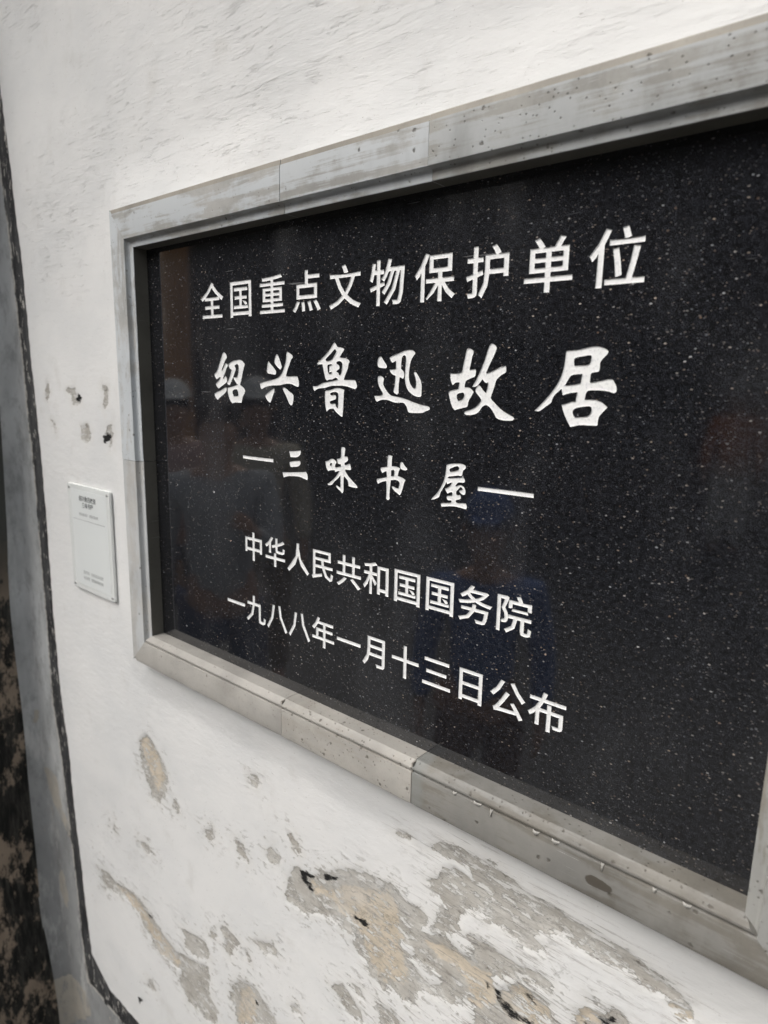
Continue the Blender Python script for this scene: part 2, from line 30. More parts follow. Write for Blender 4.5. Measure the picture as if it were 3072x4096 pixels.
GL=json.loads('''{"全":[[581,824,489,863,281,636,2,464,44,427,73,388,145,424,182,451,182,394,446,394,446,258,188,258,188,171,446,171,446,26,61,26,61,-62,944,-62,944,26,554,26,554,171,824,171,824,258,554,258,554,394,824,394,824,451,858,424,929,384,960,425,1001,462,754,613,561,796],[372,587,500,725,638,585,781,477,226,477]],"国":[[71,805,71,-90,177,-90,177,-40,820,-40,820,-90,929,-90,929,805],[177,715,820,715,820,50,177,50],[771,650,227,650,227,563,444,563,444,440,255,440,255,355,444,355,444,206,213,206,213,122,792,122,792,206,545,206,545,355,747,355,747,440,545,440,545,563,771,563],[709,298,643,359,568,322,637,256,687,193,766,234]],"重":[[873,768,814,845,497,809,112,790,129,750,137,712,302,717,444,724,444,673,43,673,43,591,444,591,444,550,144,550,144,219,444,219,444,170,112,170,112,90,444,90,444,23,37,23,37,-58,964,-58,964,23,549,23,549,90,901,90,901,170,549,170,549,219,863,219,863,550,549,550,549,591,959,591,959,673,549,673,549,731,704,746],[247,476,444,476,444,421,247,421],[549,476,757,476,757,421,549,421],[247,350,444,350,444,294,247,294],[549,350,757,350,757,294,549,294]],"点":[[545,850,440,850,440,546,151,546,151,206,850,206,850,546,545,546,545,653,925,653,925,744,545,744],[252,455,745,455,745,296,252,296],[444,32,423,145,323,137,340,22,347,-82,453,-70],[674,46,624,154,526,134,575,21,607,-81,709,-57],[906,62,823,173,728,140,813,23,873,-85,973,-47],[270,142,169,167,105,50,18,-49,114,-92,200,14]],"文":[[560,772,508,859,401,829,453,737,488,654,601,687],[969,674,35,674,35,580,197,580,297,373,425,202,256,89,12,-2,50,-48,77,-91,320,9,502,134,682,7,921,-85,951,-43,992,0,752,87,582,203,707,370,805,580,969,580],[391,415,309,580,687,580,609,410,504,269]],"物":[[622,835,524,851,451,628,337,451,379,425,418,396,489,493,539,592,594,592,505,372,353,187,397,160,437,130,595,340,691,592,742,592,629,246,416,-21,463,-47,504,-78,722,215,840,592,860,592,829,176,789,24,779,15,763,12,722,13,638,18,660,-33,668,-78,744,-80,797,-78,841,-66,878,-33,929,149,964,633,965,656,967,682,579,682,597,745],[307,849,207,849,207,645,161,645,169,702,180,780,85,793,58,602,11,443,51,423,94,399,124,480,142,553,207,553,207,345,117,318,17,292,45,200,207,251,207,-90,307,-90,307,280,435,320,420,406,307,371,307,553,410,553,410,645,307,645]],"保":[[368,821,269,849,153,624,5,442,33,399,61,350,131,421,164,478,158,-87,260,-87,260,604,314,705],[365,803,365,464,583,464,583,360,291,360,291,271,522,271,418,139,254,24,294,-12,326,-50,485,71,589,214,583,-90,688,-90,682,218,780,72,930,-52,964,-13,1004,23,848,139,749,271,969,271,969,360,688,360,688,464,914,464,914,803],[467,716,809,716,809,552,467,552]],"护":[[276,849,173,849,173,648,39,648,39,556,173,556,173,358,104,337,19,316,49,222,173,261,173,15,172,8,168,6,133,5,49,6,71,-44,82,-86,178,-83,233,-71,267,-40,276,13,276,290,400,328,384,417,276,384,276,556,392,556,392,648,276,648],[726,771,663,849,567,816,632,732,658,677,432,677,432,400,412,184,304,-32,345,-62,387,-99,503,115,534,327,835,327,835,264,940,264,940,677,703,669,775,692],[537,589,835,589,835,418,537,418]],"单":[[373,766,303,848,213,810,277,730,306,677,133,677,133,255,444,255,444,180,39,180,39,90,444,90,444,-89,551,-89,551,90,964,90,964,180,551,180,551,255,876,255,876,677,722,677,755,730,813,814,702,848,651,755,601,677,385,670,429,683],[236,593,444,593,444,507,236,507],[551,593,770,593,770,507,551,507],[236,427,444,427,444,339,236,339],[551,427,770,427,770,339,551,339]],"位":[[929,668,354,668,354,575,929,575],[377,821,278,848,165,621,20,438,48,395,78,346,143,413,171,467,165,-88,270,-88,270,599,324,702],[871,527,762,543,719,279,666,44,311,44,311,-48,970,-48,970,44,767,44,819,267],[563,301,515,537,418,517,462,280,490,67,594,95],[684,769,650,859,551,835,583,743,606,656,711,684]],"中":[[552,850,443,850,443,671,81,671,81,176,186,176,186,238,443,238,443,-89,552,-89,552,238,810,238,810,181,917,181,917,671,552,671],[186,578,443,578,443,332,186,332],[552,578,810,578,810,332,552,332]],"华":[[418,822,320,854,191,693,23,564,65,528,100,494,172,546,209,586,208,327,313,327,313,681,362,744],[620,836,515,836,515,634,439,610,334,582,360,543,376,505,461,527,515,544,515,469,543,378,651,355,740,355,832,355,924,388,958,519,911,534,861,557,847,458,819,441,738,441,661,441,626,447,620,472,620,574,778,634,938,713,859,785,738,719,620,667],[554,349,445,349,445,232,37,232,37,139,445,139,445,-90,554,-90,554,139,964,139,964,232,554,232]],"人":[[556,847,444,847,391,435,22,-18,66,-53,103,-90,390,170,502,458,618,172,912,-87,945,-45,986,-9,636,360,549,690,554,771]],"民":[[101,798,101,59,87,14,51,-15,78,-54,99,-98,191,-64,491,25,483,67,478,115,208,39,208,264,487,264,610,19,805,-80,899,-38,939,123,894,140,843,170,827,44,805,18,690,86,600,264,918,264,918,355,568,355,557,421,551,488,844,488,844,798],[208,708,738,708,738,578,208,578],[208,355,208,488,444,488,451,419,460,355]],"共":[[813,83,654,201,560,151,729,24,863,-93,960,-35],[434,161,325,199,202,79,37,-27,82,-61,120,-94,285,19],[372,841,265,841,265,638,74,638,74,546,265,546,265,328,33,328,33,235,971,235,971,328,735,328,735,546,935,546,935,638,735,638,735,841,628,841,628,638,372,638],[372,328,372,546,628,546,628,328]],"和":[[516,757,516,-45,619,-45,619,37,812,37,812,-38,918,-38,918,757],[619,665,812,665,812,129,619,129],[515,767,444,842,263,792,39,755,58,714,70,676,165,688,232,699,232,554,35,554,35,464,204,464,125,291,8,134,35,95,65,45,176,191,243,353,232,-88,336,-88,329,346,377,265,442,175,508,254,421,355,336,453,336,464,511,464,511,554,336,554,336,718,415,737]],"务":[[485,833,376,852,259,712,67,580,104,546,133,510,218,559,274,603,333,543,390,501,235,460,22,431,50,387,66,346,299,385,508,447,696,391,927,358,950,399,988,445,771,466,629,499,758,581,885,712,820,752,802,747,427,747,443,775],[344,663,719,667,633,600,509,538,412,593,346,659],[542,384,433,392,423,331,415,292,111,292,111,206,371,206,267,74,33,-9,67,-51,92,-91,351,17,492,206,770,206,746,71,717,12,706,5,684,4,623,5,507,12,534,-35,544,-76,642,-79,707,-79,757,-71,798,-48,846,44,881,246,884,268,886,292,524,292,530,325]],"院":[[883,547,450,547,450,461,883,461],[385,777,320,813,305,809,64,809,64,-88,162,-88,162,721,258,721,228,623,182,504,257,390,275,301,270,262,258,239,250,235,236,232,211,232,157,234,178,187,185,147,233,146,267,149,299,155,327,169,362,219,372,294,354,399,284,514,333,639],[970,367,373,367,373,279,508,279,461,103,278,-17,314,-53,341,-93,551,55,611,279,691,279,691,25,710,-56,790,-78,837,-78,886,-78,959,-41,984,103,939,117,890,142,881,24,868,8,837,8,805,8,795,11,792,28,792,279,970,279],[705,788,661,860,564,832,602,767,617,726,369,726,369,529,470,529,470,640,862,640,862,529,964,529,964,726,715,718,739,717]],"一":[[975,441,29,441,29,339,975,339]],"九":[[449,839,338,839,338,705,335,594,65,594,65,498,326,498,254,205,12,-20,54,-55,89,-95,353,161,436,498,638,498,638,50,663,-49,754,-75,815,-75,879,-75,964,-32,994,126,947,143,893,171,882,40,863,18,816,18,769,18,750,24,746,51,746,594,445,594,448,704]],"八":[[405,745,292,754,225,326,13,-21,51,-53,89,-92,323,285],[726,429,673,777,570,770,627,395,904,-90,946,-55,993,-25]],"年":[[373,831,269,856,169,655,28,494,75,464,117,434,206,532,276,637,497,637,497,503,198,503,198,233,33,233,33,141,497,141,497,-90,604,-90,604,141,969,141,969,233,604,233,604,412,899,412,899,503,604,503,604,637,922,637,922,729,331,729,345,767],[303,233,303,412,497,412,497,233]],"月":[[192,797,192,480,164,222,9,-29,49,-59,87,-97,213,60,270,222,727,222,727,33,723,17,709,12,640,11,500,13,529,-40,545,-86,689,-84,775,-70,823,-36,836,30,836,797],[298,704,727,704,727,556,298,556],[298,465,727,465,727,315,289,315,295,392]],"十":[[557,849,446,849,446,476,40,476,40,379,446,379,446,-90,557,-90,557,379,967,379,967,476,557,476]],"三":[[894,753,108,753,108,657,894,657],[816,426,172,426,172,331,816,331],[949,79,50,79,50,-17,949,-17]],"日":[[161,782,161,-79,268,-79,268,-14,737,-14,737,-74,847,-74,847,782],[268,687,737,687,737,436,268,436],[268,342,737,342,737,81,268,81]],"公":[[812,614,671,831,570,794,724,555,901,359,941,401,986,437],[426,795,316,823,196,602,28,426,78,394,122,360,291,551],[569,505,459,548,316,302,211,155,164,100,113,69,135,20,151,-25,289,-5,773,29,805,-26,842,-86,943,-37,828,136,686,318,588,278,660,188,706,118,297,93,425,272]],"布":[[495,830,389,853,361,767,336,697,46,697,46,604,286,604,181,432,11,276,42,238,72,196,163,265,210,323,207,3,312,3,312,350,494,350,494,-91,600,-91,600,350,796,350,796,111,795,103,787,100,738,100,628,101,652,54,665,13,783,15,852,26,891,56,901,107,901,441,811,441,600,441,600,576,494,576,494,441,318,441,360,515,405,604,956,604,956,697,450,697,468,752]],"绍":[[423,60,413,145,201,98,23,61,43,-31,225,13],[328,810,233,850,147,668,82,561,53,520,17,497,36,453,50,411,106,425,210,443,159,373,113,321,72,277,26,253,44,211,58,169,144,196,424,253,422,291,424,336,203,291,310,420,430,590,344,639,305,577,275,528,166,516,241,642],[941,801,405,801,405,712,567,712,520,556,363,428,399,394,428,356,611,512,673,712,835,712,821,544,802,479,797,474,782,472,743,473,658,478,681,430,689,387,766,385,817,387,856,396,890,419,921,519,940,758,941,779],[442,342,442,-89,543,-89,543,-41,822,-41,822,-85,927,-85,927,342],[543,254,822,254,822,48,543,48]],"兴":[[962,368,38,368,38,277,962,277],[835,102,680,243,585,197,746,48,873,-88,972,-35],[410,208,299,246,181,106,21,-20,67,-53,106,-87,269,47],[232,607,132,762,36,727,134,567,201,416,302,457],[512,673,434,837,336,807,411,641,458,484,563,517],[957,780,841,810,738,604,613,408,715,378,838,565]],"鲁":[[939,368,57,368,57,295,939,295],[183,271,183,-92,286,-92,286,-57,712,-57,712,-89,818,-89,818,271],[286,195,712,195,712,145,286,145],[286,73,712,73,712,18,286,18],[423,835,315,854,199,724,13,600,51,568,79,534,134,564,152,580,152,390,849,390,849,676,637,676,652,701,691,755,622,791,605,787,390,787,391,797],[319,714,538,714,532,700,507,676,282,674,294,687],[252,605,447,605,447,567,252,567],[546,605,747,605,747,567,546,567],[252,500,447,500,447,460,252,460],[546,500,747,500,747,460,546,460]],"迅":[[219,730,118,818,37,766,139,673,215,581,301,638],[850,797,311,797,311,709,746,709,766,243,885,59,958,101,981,230,952,258,908,299,898,188,898,167,857,332],[575,698,473,698,473,477,296,477,296,389,473,389,473,51,575,51,575,389,741,389,741,477,575,477],[278,466,30,466,30,376,176,376,176,95,110,55,24,-13,93,-95,185,-8,243,23,275,8,328,-28,446,-68,600,-78,780,-75,957,-68,967,-21,988,31,788,18,601,13,461,21,355,55,307,87,278,104]],"故":[[316,850,211,850,211,655,27,655,27,565,211,565,211,401,70,401,70,-46,170,-46,170,23,457,23,457,369,455,364,484,343,530,406,547,449,583,312,640,180,536,76,372,-11,405,-52,431,-95,594,-4,698,98,785,-6,919,-94,951,-53,992,-15,854,71,764,178,846,355,898,574,976,574,976,665,643,665,661,737,685,836,581,851,511,601,397,403,415,396,316,401,316,565,496,565,496,655,316,655],[613,578,609,574,791,574,754,403,704,270,655,407],[170,311,355,311,355,113,170,113]],"居":[[130,796,130,495,112,227,15,-47,60,-69,106,-96,199,128,229,352,524,352,524,254,281,254,281,-90,383,-90,383,-55,775,-55,775,-88,880,-88,880,254,629,254,629,352,954,352,954,440,629,440,629,532,897,532,897,796],[235,709,792,709,792,618,235,618],[235,495,235,532,524,532,524,440,234,440],[383,167,775,167,775,32,383,32]],"味":[[706,845,600,845,600,685,396,685,396,593,600,593,600,444,357,444,357,352,559,352,455,180,286,38,324,3,357,-37,511,98,608,262,600,-89,706,-89,697,262,779,103,908,-36,944,7,984,42,840,185,746,352,966,352,966,444,706,444,706,593,925,593,925,685,706,685],[58,758,58,78,157,78,157,156,351,156,351,758],[157,666,252,666,252,249,157,249]],"书":[[509,847,403,847,403,675,111,675,111,582,403,582,403,405,45,405,45,313,403,313,403,-89,509,-89,509,313,847,313,830,165,807,104,798,98,777,97,717,98,601,105,629,55,640,11,739,8,806,9,854,18,894,43,933,139,958,360,960,381,962,405,815,405,815,675,509,675],[873,749,760,823,695,758,810,679,907,603,972,676],[509,582,711,582,711,405,509,405]],"屋":[[126,799,126,510,109,235,16,-47,62,-68,109,-96,211,211,231,510,231,554,900,554,900,799],[231,716,795,716,795,637,231,637],[932,503,207,503,207,421,384,423,346,383,307,351,280,332,241,319,259,274,272,233,343,245,513,258,513,191,253,191,253,109,513,109,513,20,177,20,177,-61,962,-61,962,20,616,20,616,109,885,109,885,191,616,191,616,265,780,275,811,244,848,207,933,259,827,354,731,425,932,421],[461,367,515,421,679,427,622,399,676,363,694,347,414,330]]}''')
PEEL=json.loads('''{"A":[[2453,-2746,2546,-2347,2692,-2245,2749,-2304,2945,-2218,3107,-2085,3366,-1901,3564,-1782,3756,-1729,3942,-1727,4076,-1672,4209,-1714,4319,-1768,4465,-1739,4571,-1810,4516,-1979,4598,-1967,4771,-1820,4833,-1894,4988,-1926,5172,-1897,5282,-1933,5360,-2062,5404,-2232,5239,-2428,5110,-2446,5020,-2531,4866,-2564,4625,-2616,4521,-2629,4488,-2876,4339,-2943,4182,-2929,4022,-2999,3926,-2937,3780,-2843,3630,-2747,3627,-2577,3375,-2626,3217,-2612,2946,-2709,2833,-2822,2482,-2846],[4562,-1361,4741,-1188,4748,-1130,4867,-1038,4979,-1057,5110,-1126,5235,-1159,5341,-1219,5176,-1353,5036,-1436,4952,-1596,4903,-1738,4616,-1917,4689,-1757,4759,-1565,4676,-1464],[5014,-1705,5192,-1629,5371,-1694,5377,-1797,5202,-1804],[4577,-1002,4726,-853,4946,-776,5141,-744,5311,-740,5329,-1019,5158,-1029,5012,-987,4864,-977,4733,-1011],[1789,-1433,1920,-1343,1989,-1381,1948,-1501,1852,-1532],[1454,-2469,1626,-2480,1755,-2680,1653,-2710,1519,-2609],[2086,-2455,2154,-2209,2246,-2254,2368,-2283,2336,-2369,2212,-2459],[2462,-1871,2550,-1849,2665,-1925,2679,-2029,2578,-2036],[1810,-3795,1996,-3702,2225,-3606,2303,-3704,2157,-3798,1960,-3826],[1335,-4825,1597,-4590,1843,-4525,2010,-4642,2207,-4706,2304,-4777,1425,-5438,1469,-5225,1309,-5037],[3279,-3496,3436,-3364,3541,-3448,3670,-3513,3772,-3639,3598,-3747,3440,-3680,3333,-3596],[3564,-3275,3689,-3232,3791,-3358,3642,-3376],[3958,-3259,4121,-3185,4282,-3236,4262,-3305,3989,-3510],[2530,-4317,2653,-4203,2742,-4286,2591,-4373],[1540,-4124,1718,-4035,1747,-4223,1644,-4187],[1178,-4063,1364,-4026,1506,-4067,1314,-4378,1167,-4339],[4186,-1014,4331,-961,4375,-1031,4314,-1044],[-802,-1963,-594,-1745,-482,-1784,-313,-1936,-126,-2104,-77,-2328,-137,-2547,-334,-2777,-545,-2817,-599,-2613,-721,-2381,-799,-2187],[-2378,-4977,-2078,-4914,-1803,-4993,-1355,-4868,-942,-4883,-702,-4990,-373,-5097,-8,-5169,441,-5024,780,-4915,811,-5125,758,-5367,995,-5519,942,-5800,734,-5860,263,-5839,49,-5682,64,-5457,-310,-5522,-642,-5456,-933,-5353,-1071,-5182,-1375,-5073,-1822,-5169,-2286,-5197],[158,-4674,466,-4569,718,-4525,832,-4679,530,-4936,274,-4926],[1290,-4963,1488,-4658,1706,-4534,1687,-5240,1464,-5408,1398,-5139],[-940,-3742,-737,-3668,-577,-3763,-701,-3814],[-1907,-3914,-1732,-3828,-1744,-3945],[40,-2522,205,-2609,156,-2714,28,-2692],[813,-4239,1012,-4226,967,-4338,849,-4329],[1057,-4088,1214,-3990,1471,-4071,1354,-4255,1205,-4214],[-972,-6389,-803,-6207,-663,-6339,-820,-6416],[1454,-2472,1628,-2508,1729,-2579,1519,-2640],[-2299,-5306,-2115,-5235,-2186,-5343],[811,-2691,973,-2533,1042,-2680,882,-2813],[5063,-983,5203,-797,5419,-789,5597,-868,5797,-875,5959,-900,6143,-890,6320,-897,6464,-920,6605,-958,6742,-994,6874,-1029,6980,-1080,6989,-1168,6871,-1127,6743,-1138,6610,-1150,6468,-1115,6368,-1115,6252,-1125,6104,-1153,5976,-1114,5818,-1160,5711,-1281,5831,-1329,5770,-1405,5601,-1423,5422,-1389,5239,-1407,5197,-1338,5083,-1349],[5101,-1665,5253,-1646,5384,-1656,5582,-1657,5784,-1595,5887,-1634,5878,-1731,5712,-1774,5556,-1806,5401,-1931,5233,-1949,5117,-1949],[5119,-1987,5275,-2018,5246,-2176,5407,-2024,5596,-1873,5767,-1828,5887,-1853,5912,-1964,6043,-1967,5872,-2332,5168,-2883],[6096,-1828,6221,-1647,6322,-1591,6429,-1479,6519,-1516,6589,-1667,6142,-2010],[6811,-1170,6910,-1131,6997,-1130,6992,-1198,6883,-1246],[6182,-1552,6285,-1513,6347,-1538,6233,-1603],[-2346,3235,-2134,3298,-2053,3172,-1967,3081,-2173,3028,-2257,3143],[-1325,3344,-1153,3303,-1156,3084,-1272,3036,-1251,3213],[-3047,3369,-2908,3370,-2989,3050,-3069,3072],[-1966,2731,-1768,2765,-1693,2607,-1854,2479,-1992,2541],[-1259,2769,-1123,2799,-1111,2509,-1213,2389,-1243,2523],[-2946,2803,-2769,2713,-2816,2586]],"B":[[2834,-2302,3000,-2320,3214,-2242,3518,-2005,3807,-1904,4034,-1775,4169,-1836,4220,-2044,4247,-2187,4230,-2359,4368,-2552,4288,-2751,4019,-2894,3826,-2748,3701,-2573,3526,-2468,3320,-2397,3109,-2390,2945,-2440],[4561,-2068,4759,-1980,4972,-1974,5141,-1992,5320,-1980,5366,-2150,5219,-2404,5089,-2404,5096,-2190,4923,-2138,4727,-2154],[1518,-4806,1737,-4626,1871,-4768,1793,-5162,1465,-5339],[-1807,-5028,-1253,-4906,-760,-5088,-284,-5164,76,-5266,-27,-5457,-400,-5456,-782,-5355,-1068,-5148],[-777,-1954,-621,-1782,-318,-1992,-164,-2311,-363,-2565,-579,-2378],[5123,-2063,5260,-2087,5253,-2290,5142,-2410],[5427,-2049,5598,-1891,5770,-1863,5873,-1899,5903,-2072,5745,-2239,5551,-2269,5416,-2173],[6093,-1794,6208,-1674,6301,-1694,6221,-1833,6133,-1899],[6826,-1191,6963,-1156,6980,-1206,6856,-1234]],"D":[[2706,-2282,2778,-2243,2945,-2218,2945,-2262,2806,-2306,2918,-2411,2890,-2472,2749,-2394],[3107,-2107,3213,-2070,3342,-2020,3317,-2055,3134,-2178],[3586,-2325,3624,-2366,3769,-2340,3806,-2391,3746,-2407,3600,-2412],[1820,-4752,1888,-4783,1835,-4834],[5260,-2086,5291,-2092,5275,-2122],[5355,-2080,5400,-2067,5416,-2173,5507,-2147,5617,-2181,5738,-2149,5791,-2157,5759,-2191,5586,-2243,5400,-2204],[5668,-1897,5756,-1910,5741,-1940],[6157,-1801,6218,-1791,6264,-1800,6221,-1833],[6328,-1657,6426,-1601,6445,-1656,6361,-1701],[-2101,3182,-1975,3201,-1909,3152,-1966,3093,-2113,3095],[-1366,2628,-1271,2667,-1140,2642,-1195,2548,-1332,2528],[-1250,-6854,-1102,-6810,-1204,-6941],[-811,-4987,-672,-4926,-728,-5006]],"G":[[-4597,-4013,-4399,-3929,-4051,-3994,-4031,-4305,-3948,-4659,-3573,-4905,-3694,-5253,-3870,-5053,-4113,-4810,-4367,-4602,-4539,-4314],[-4310,-6023,-4039,-6138,-3979,-6672,-4123,-6911,-4325,-6566],[-3585,-4982,-3396,-5064,-3318,-5918,-3357,-6676,-3521,-6402,-3553,-5686],[-4667,-8700,-4033,-8470,-3468,-8472,-3393,-8932,-4211,-9675,-4908,-10199],[-4723,-2850,-4610,-2845,-4698,-3123,-4765,-3077],[-5055,-2400,-4940,-2398,-4988,-2572,-5067,-2581]],"I":[[4269,-2194,4421,-2236,4404,-2347,4274,-2351],[4320,-2402,4530,-2323,4735,-2323,4780,-2429,4621,-2520,4494,-2487],[5757,-1216,5837,-1184,5906,-1245,5847,-1319]]}''')
EDGE_IN=[[-0.3896,0.8052],[-0.3845,0.7467],[-0.3734,0.6752],[-0.3699,0.606],[-0.359,0.5252],[-0.3562,0.4485],[-0.3549,0.3864],[-0.3481,0.2857],[-0.3441,0.208],[-0.3429,0.1282],[-0.3441,0.0322],[-0.3453,-0.0445],[-0.3426,-0.1398],[-0.3394,-0.2172],[-0.325,-0.2983],[-0.3214,-0.424],[-0.3099,-0.5261],[-0.3039,-0.63],[-0.2903,-0.7241],[-0.2728,-0.7348],[-0.2405,-0.749],[-0.1278,-0.7473]]
EDGE_OUT=[[-0.4199,0.6699],[-0.4074,0.583],[-0.4014,0.4951],[-0.3972,0.3952],[-0.3919,0.3871],[-0.3924,0.2892],[-0.3839,0.2046],[-0.3832,0.1228],[-0.3841,0.0245],[-0.3804,-0.0914],[-0.3852,-0.2328],[-0.3665,-0.3282],[-0.3529,-0.4601],[-0.3438,-0.5806],[-0.3343,-0.7039],[-0.3299,-0.7962],[-0.2741,-0.7993],[-0.1888,-0.7931]]
# ------------------------------------------------------------------ helpers
COL = sc.collection
def link(o, parent=None):
    COL.objects.link(o)
    if parent is not None: o.parent = parent
    return o
def tag(o, label=None, cat=None, group=None, kind=None):
    if label: o['label'] = label
    if cat: o['category'] = cat
    if group: o['group'] = group
    if kind: o['kind'] = kind
    return o
def empty(name, loc=(0, 0, 0)):
    o = bpy.data.objects.new(name, None); o.location = loc; o.empty_display_size = .05
    return link(o)
def mesh_obj(name, verts, faces, m, parent=None, smooth=False, loc=None):
    me = bpy.data.meshes.new(name); me.from_pydata(verts, [], faces); me.update()
    if m is not None: me.materials.append(m)
    if smooth: me.polygons.foreach_set('use_smooth', [True] * len(me.polygons))
    o = bpy.data.objects.new(name, me)
    if loc: o.location = loc
    return link(o, parent)
def box_data(x0, x1, y0, y1, z0, z1):
    v = [(x, y, z) for z in (z0, z1) for y in (y0, y1) for x in (x0, x1)]
    f = [(0, 2, 3, 1), (4, 5, 7, 6), (0, 1, 5, 4), (2, 6, 7, 3), (0, 4, 6, 2), (1, 3, 7, 5)]
    return v, f
class MB:
    def __init__(s): s.v = []; s.f = []
    def add(s, v, f):
        n = len(s.v); s.v += list(v); s.f += [tuple(i + n for i in q) for q in f]
    def box(s, *a): s.add(*box_data(*a))
    def tube(s, pts, rad, seg=10):
        pts = [Vector(p) for p in pts]; rings = []
        for i, p in enumerate(pts):
            t = (pts[min(i + 1, len(pts) - 1)] - pts[max(i - 1, 0)]).normalized()
            a = t.orthogonal().normalized(); b = t.cross(a)
            r = rad[i] if isinstance(rad, (list, tuple)) else rad
            rings.append([p + (a * math.cos(2 * PI * k / seg) + b * math.sin(2 * PI * k / seg)) * r for k in range(seg)])
        v = [tuple(q) for R_ in rings for q in R_]; f = []
        for i in range(len(rings) - 1):
            for k in range(seg):
                f.append((i * seg + k, i * seg + (k + 1) % seg, (i + 1) * seg + (k + 1) % seg, (i + 1) * seg + k))
        f.append(tuple(range(seg))[::-1]); f.append(tuple((len(rings) - 1) * seg + k for k in range(seg)))
        s.add(v, f)
    def build(s, name, m, parent=None, smooth=False, bevel=0, seg=2):
        o = mesh_obj(name, s.v, s.f, m, parent, smooth)
        bm = bmesh.new(); bm.from_mesh(o.data); bmesh.ops.recalc_face_normals(bm, faces=bm.faces[:]); bm.to_mesh(o.data); bm.free()
        if smooth: o.data.polygons.foreach_set('use_smooth', [True] * len(o.data.polygons))
        if bevel:
            b = o.modifiers.new('bevel', 'BEVEL'); b.width = bevel; b.segments = seg; b.limit_method = 'ANGLE'; b.angle_limit = .6
        return o

# ------------------------------------------------------------------ materials
class NT:
    def __init__(s, name):
        s.m = bpy.data.materials.new(name); s.m.use_nodes = True
        s.t = s.m.node_tree; s.t.nodes.clear()
        s.out = s.t.nodes.new('ShaderNodeOutputMaterial'); s.b = s.t.nodes.new('ShaderNodeBsdfPrincipled')
        s.t.links.new(s.b.outputs[0], s.out.inputs[0])
        s.co = s.t.nodes.new('ShaderNodeTexCoord').outputs['Object']
    def n(s, ty, **kw):
        n = s.t.nodes.new(ty)
        for k, v in kw.items(): setattr(n, k, v)
        return n
    def put(s, sock, v):
        if isinstance(v, bpy.types.NodeSocket): s.t.links.new(v, sock)
        elif isinstance(v, tuple) and len(v) == 3 and sock.type == 'RGBA': sock.default_value = (*v, 1)
        else: sock.default_value = v
    def map(s, scale=(1, 1, 1), rot=(0, 0, 0), loc=(0, 0, 0), src=None):
        n = s.n('ShaderNodeMapping'); s.put(n.inputs[0], src or s.co)
        n.inputs['Scale'].default_value = scale; n.inputs['Rotation'].default_value = rot; n.inputs['Location'].default_value = loc
        return n.outputs[0]
    def noise(s, vec, scale=1, detail=4, rough=.55, dist=0, color=False):
        n = s.n('ShaderNodeTexNoise'); s.put(n.inputs['Vector'], vec)
        n.inputs['Scale'].default_value = scale; n.inputs['Detail'].default_value = detail
        n.inputs['Roughness'].default_value = rough; n.inputs['Distortion'].default_value = dist
        return n.outputs['Color' if color else 'Fac']
    def vor(s, vec, scale, feature='F1', rand=1):
        n = s.n('ShaderNodeTexVoronoi', feature=feature); s.put(n.inputs['Vector'], vec); n.inputs['Scale'].default_value = scale
        if 'Randomness' in n.inputs: n.inputs['Randomness'].default_value = rand
        return n
    def math(s, op, a, b=0, c=0, clamp=False):
        n = s.n('ShaderNodeMath', operation=op, use_clamp=clamp)
        s.put(n.inputs[0], a); s.put(n.inputs[1], b); s.put(n.inputs[2], c); return n.outputs[0]
    def ramp(s, v, a, b, x0=0, x1=1):
        n = s.n('ShaderNodeMapRange', interpolation_type='SMOOTHSTEP'); s.put(n.inputs['Value'], v)
        n.inputs['From Min'].default_value = a; n.inputs['From Max'].default_value = b
        n.inputs['To Min'].default_value = x0; n.inputs['To Max'].default_value = x1
        return n.outputs[0]
    def mix(s, f, a, b, blend='MIX'):
        n = s.n('ShaderNodeMix', data_type='RGBA', blend_type=blend)
        s.put(n.inputs[0], f); s.put(n.inputs[6], a); s.put(n.inputs[7], b); return n.outputs[2]
    def attr(s, name): n = s.n('ShaderNodeAttribute', attribute_name=name); return n.outputs['Fac']
    def sep(s, v=None): n = s.n('ShaderNodeSeparateXYZ'); s.put(n.inputs[0], v or s.co); return n.outputs
    def bump(s, h, strength=.5, dist=.001, prev=None):
        n = s.n('ShaderNodeBump'); s.put(n.inputs['Height'], h); n.inputs['Strength'].default_value = strength; n.inputs['Distance'].default_value = dist
        if prev: s.put(n.inputs['Normal'], prev)
        return n.outputs[0]
    def fin(s, color, rough=.8, normal=None, spec=.3):
        s.put(s.b.inputs['Base Color'], color); s.put(s.b.inputs['Roughness'], rough)
        if normal: s.put(s.b.inputs['Normal'], normal)
        s.put(s.b.inputs['Specular IOR Level'], spec); return s.m

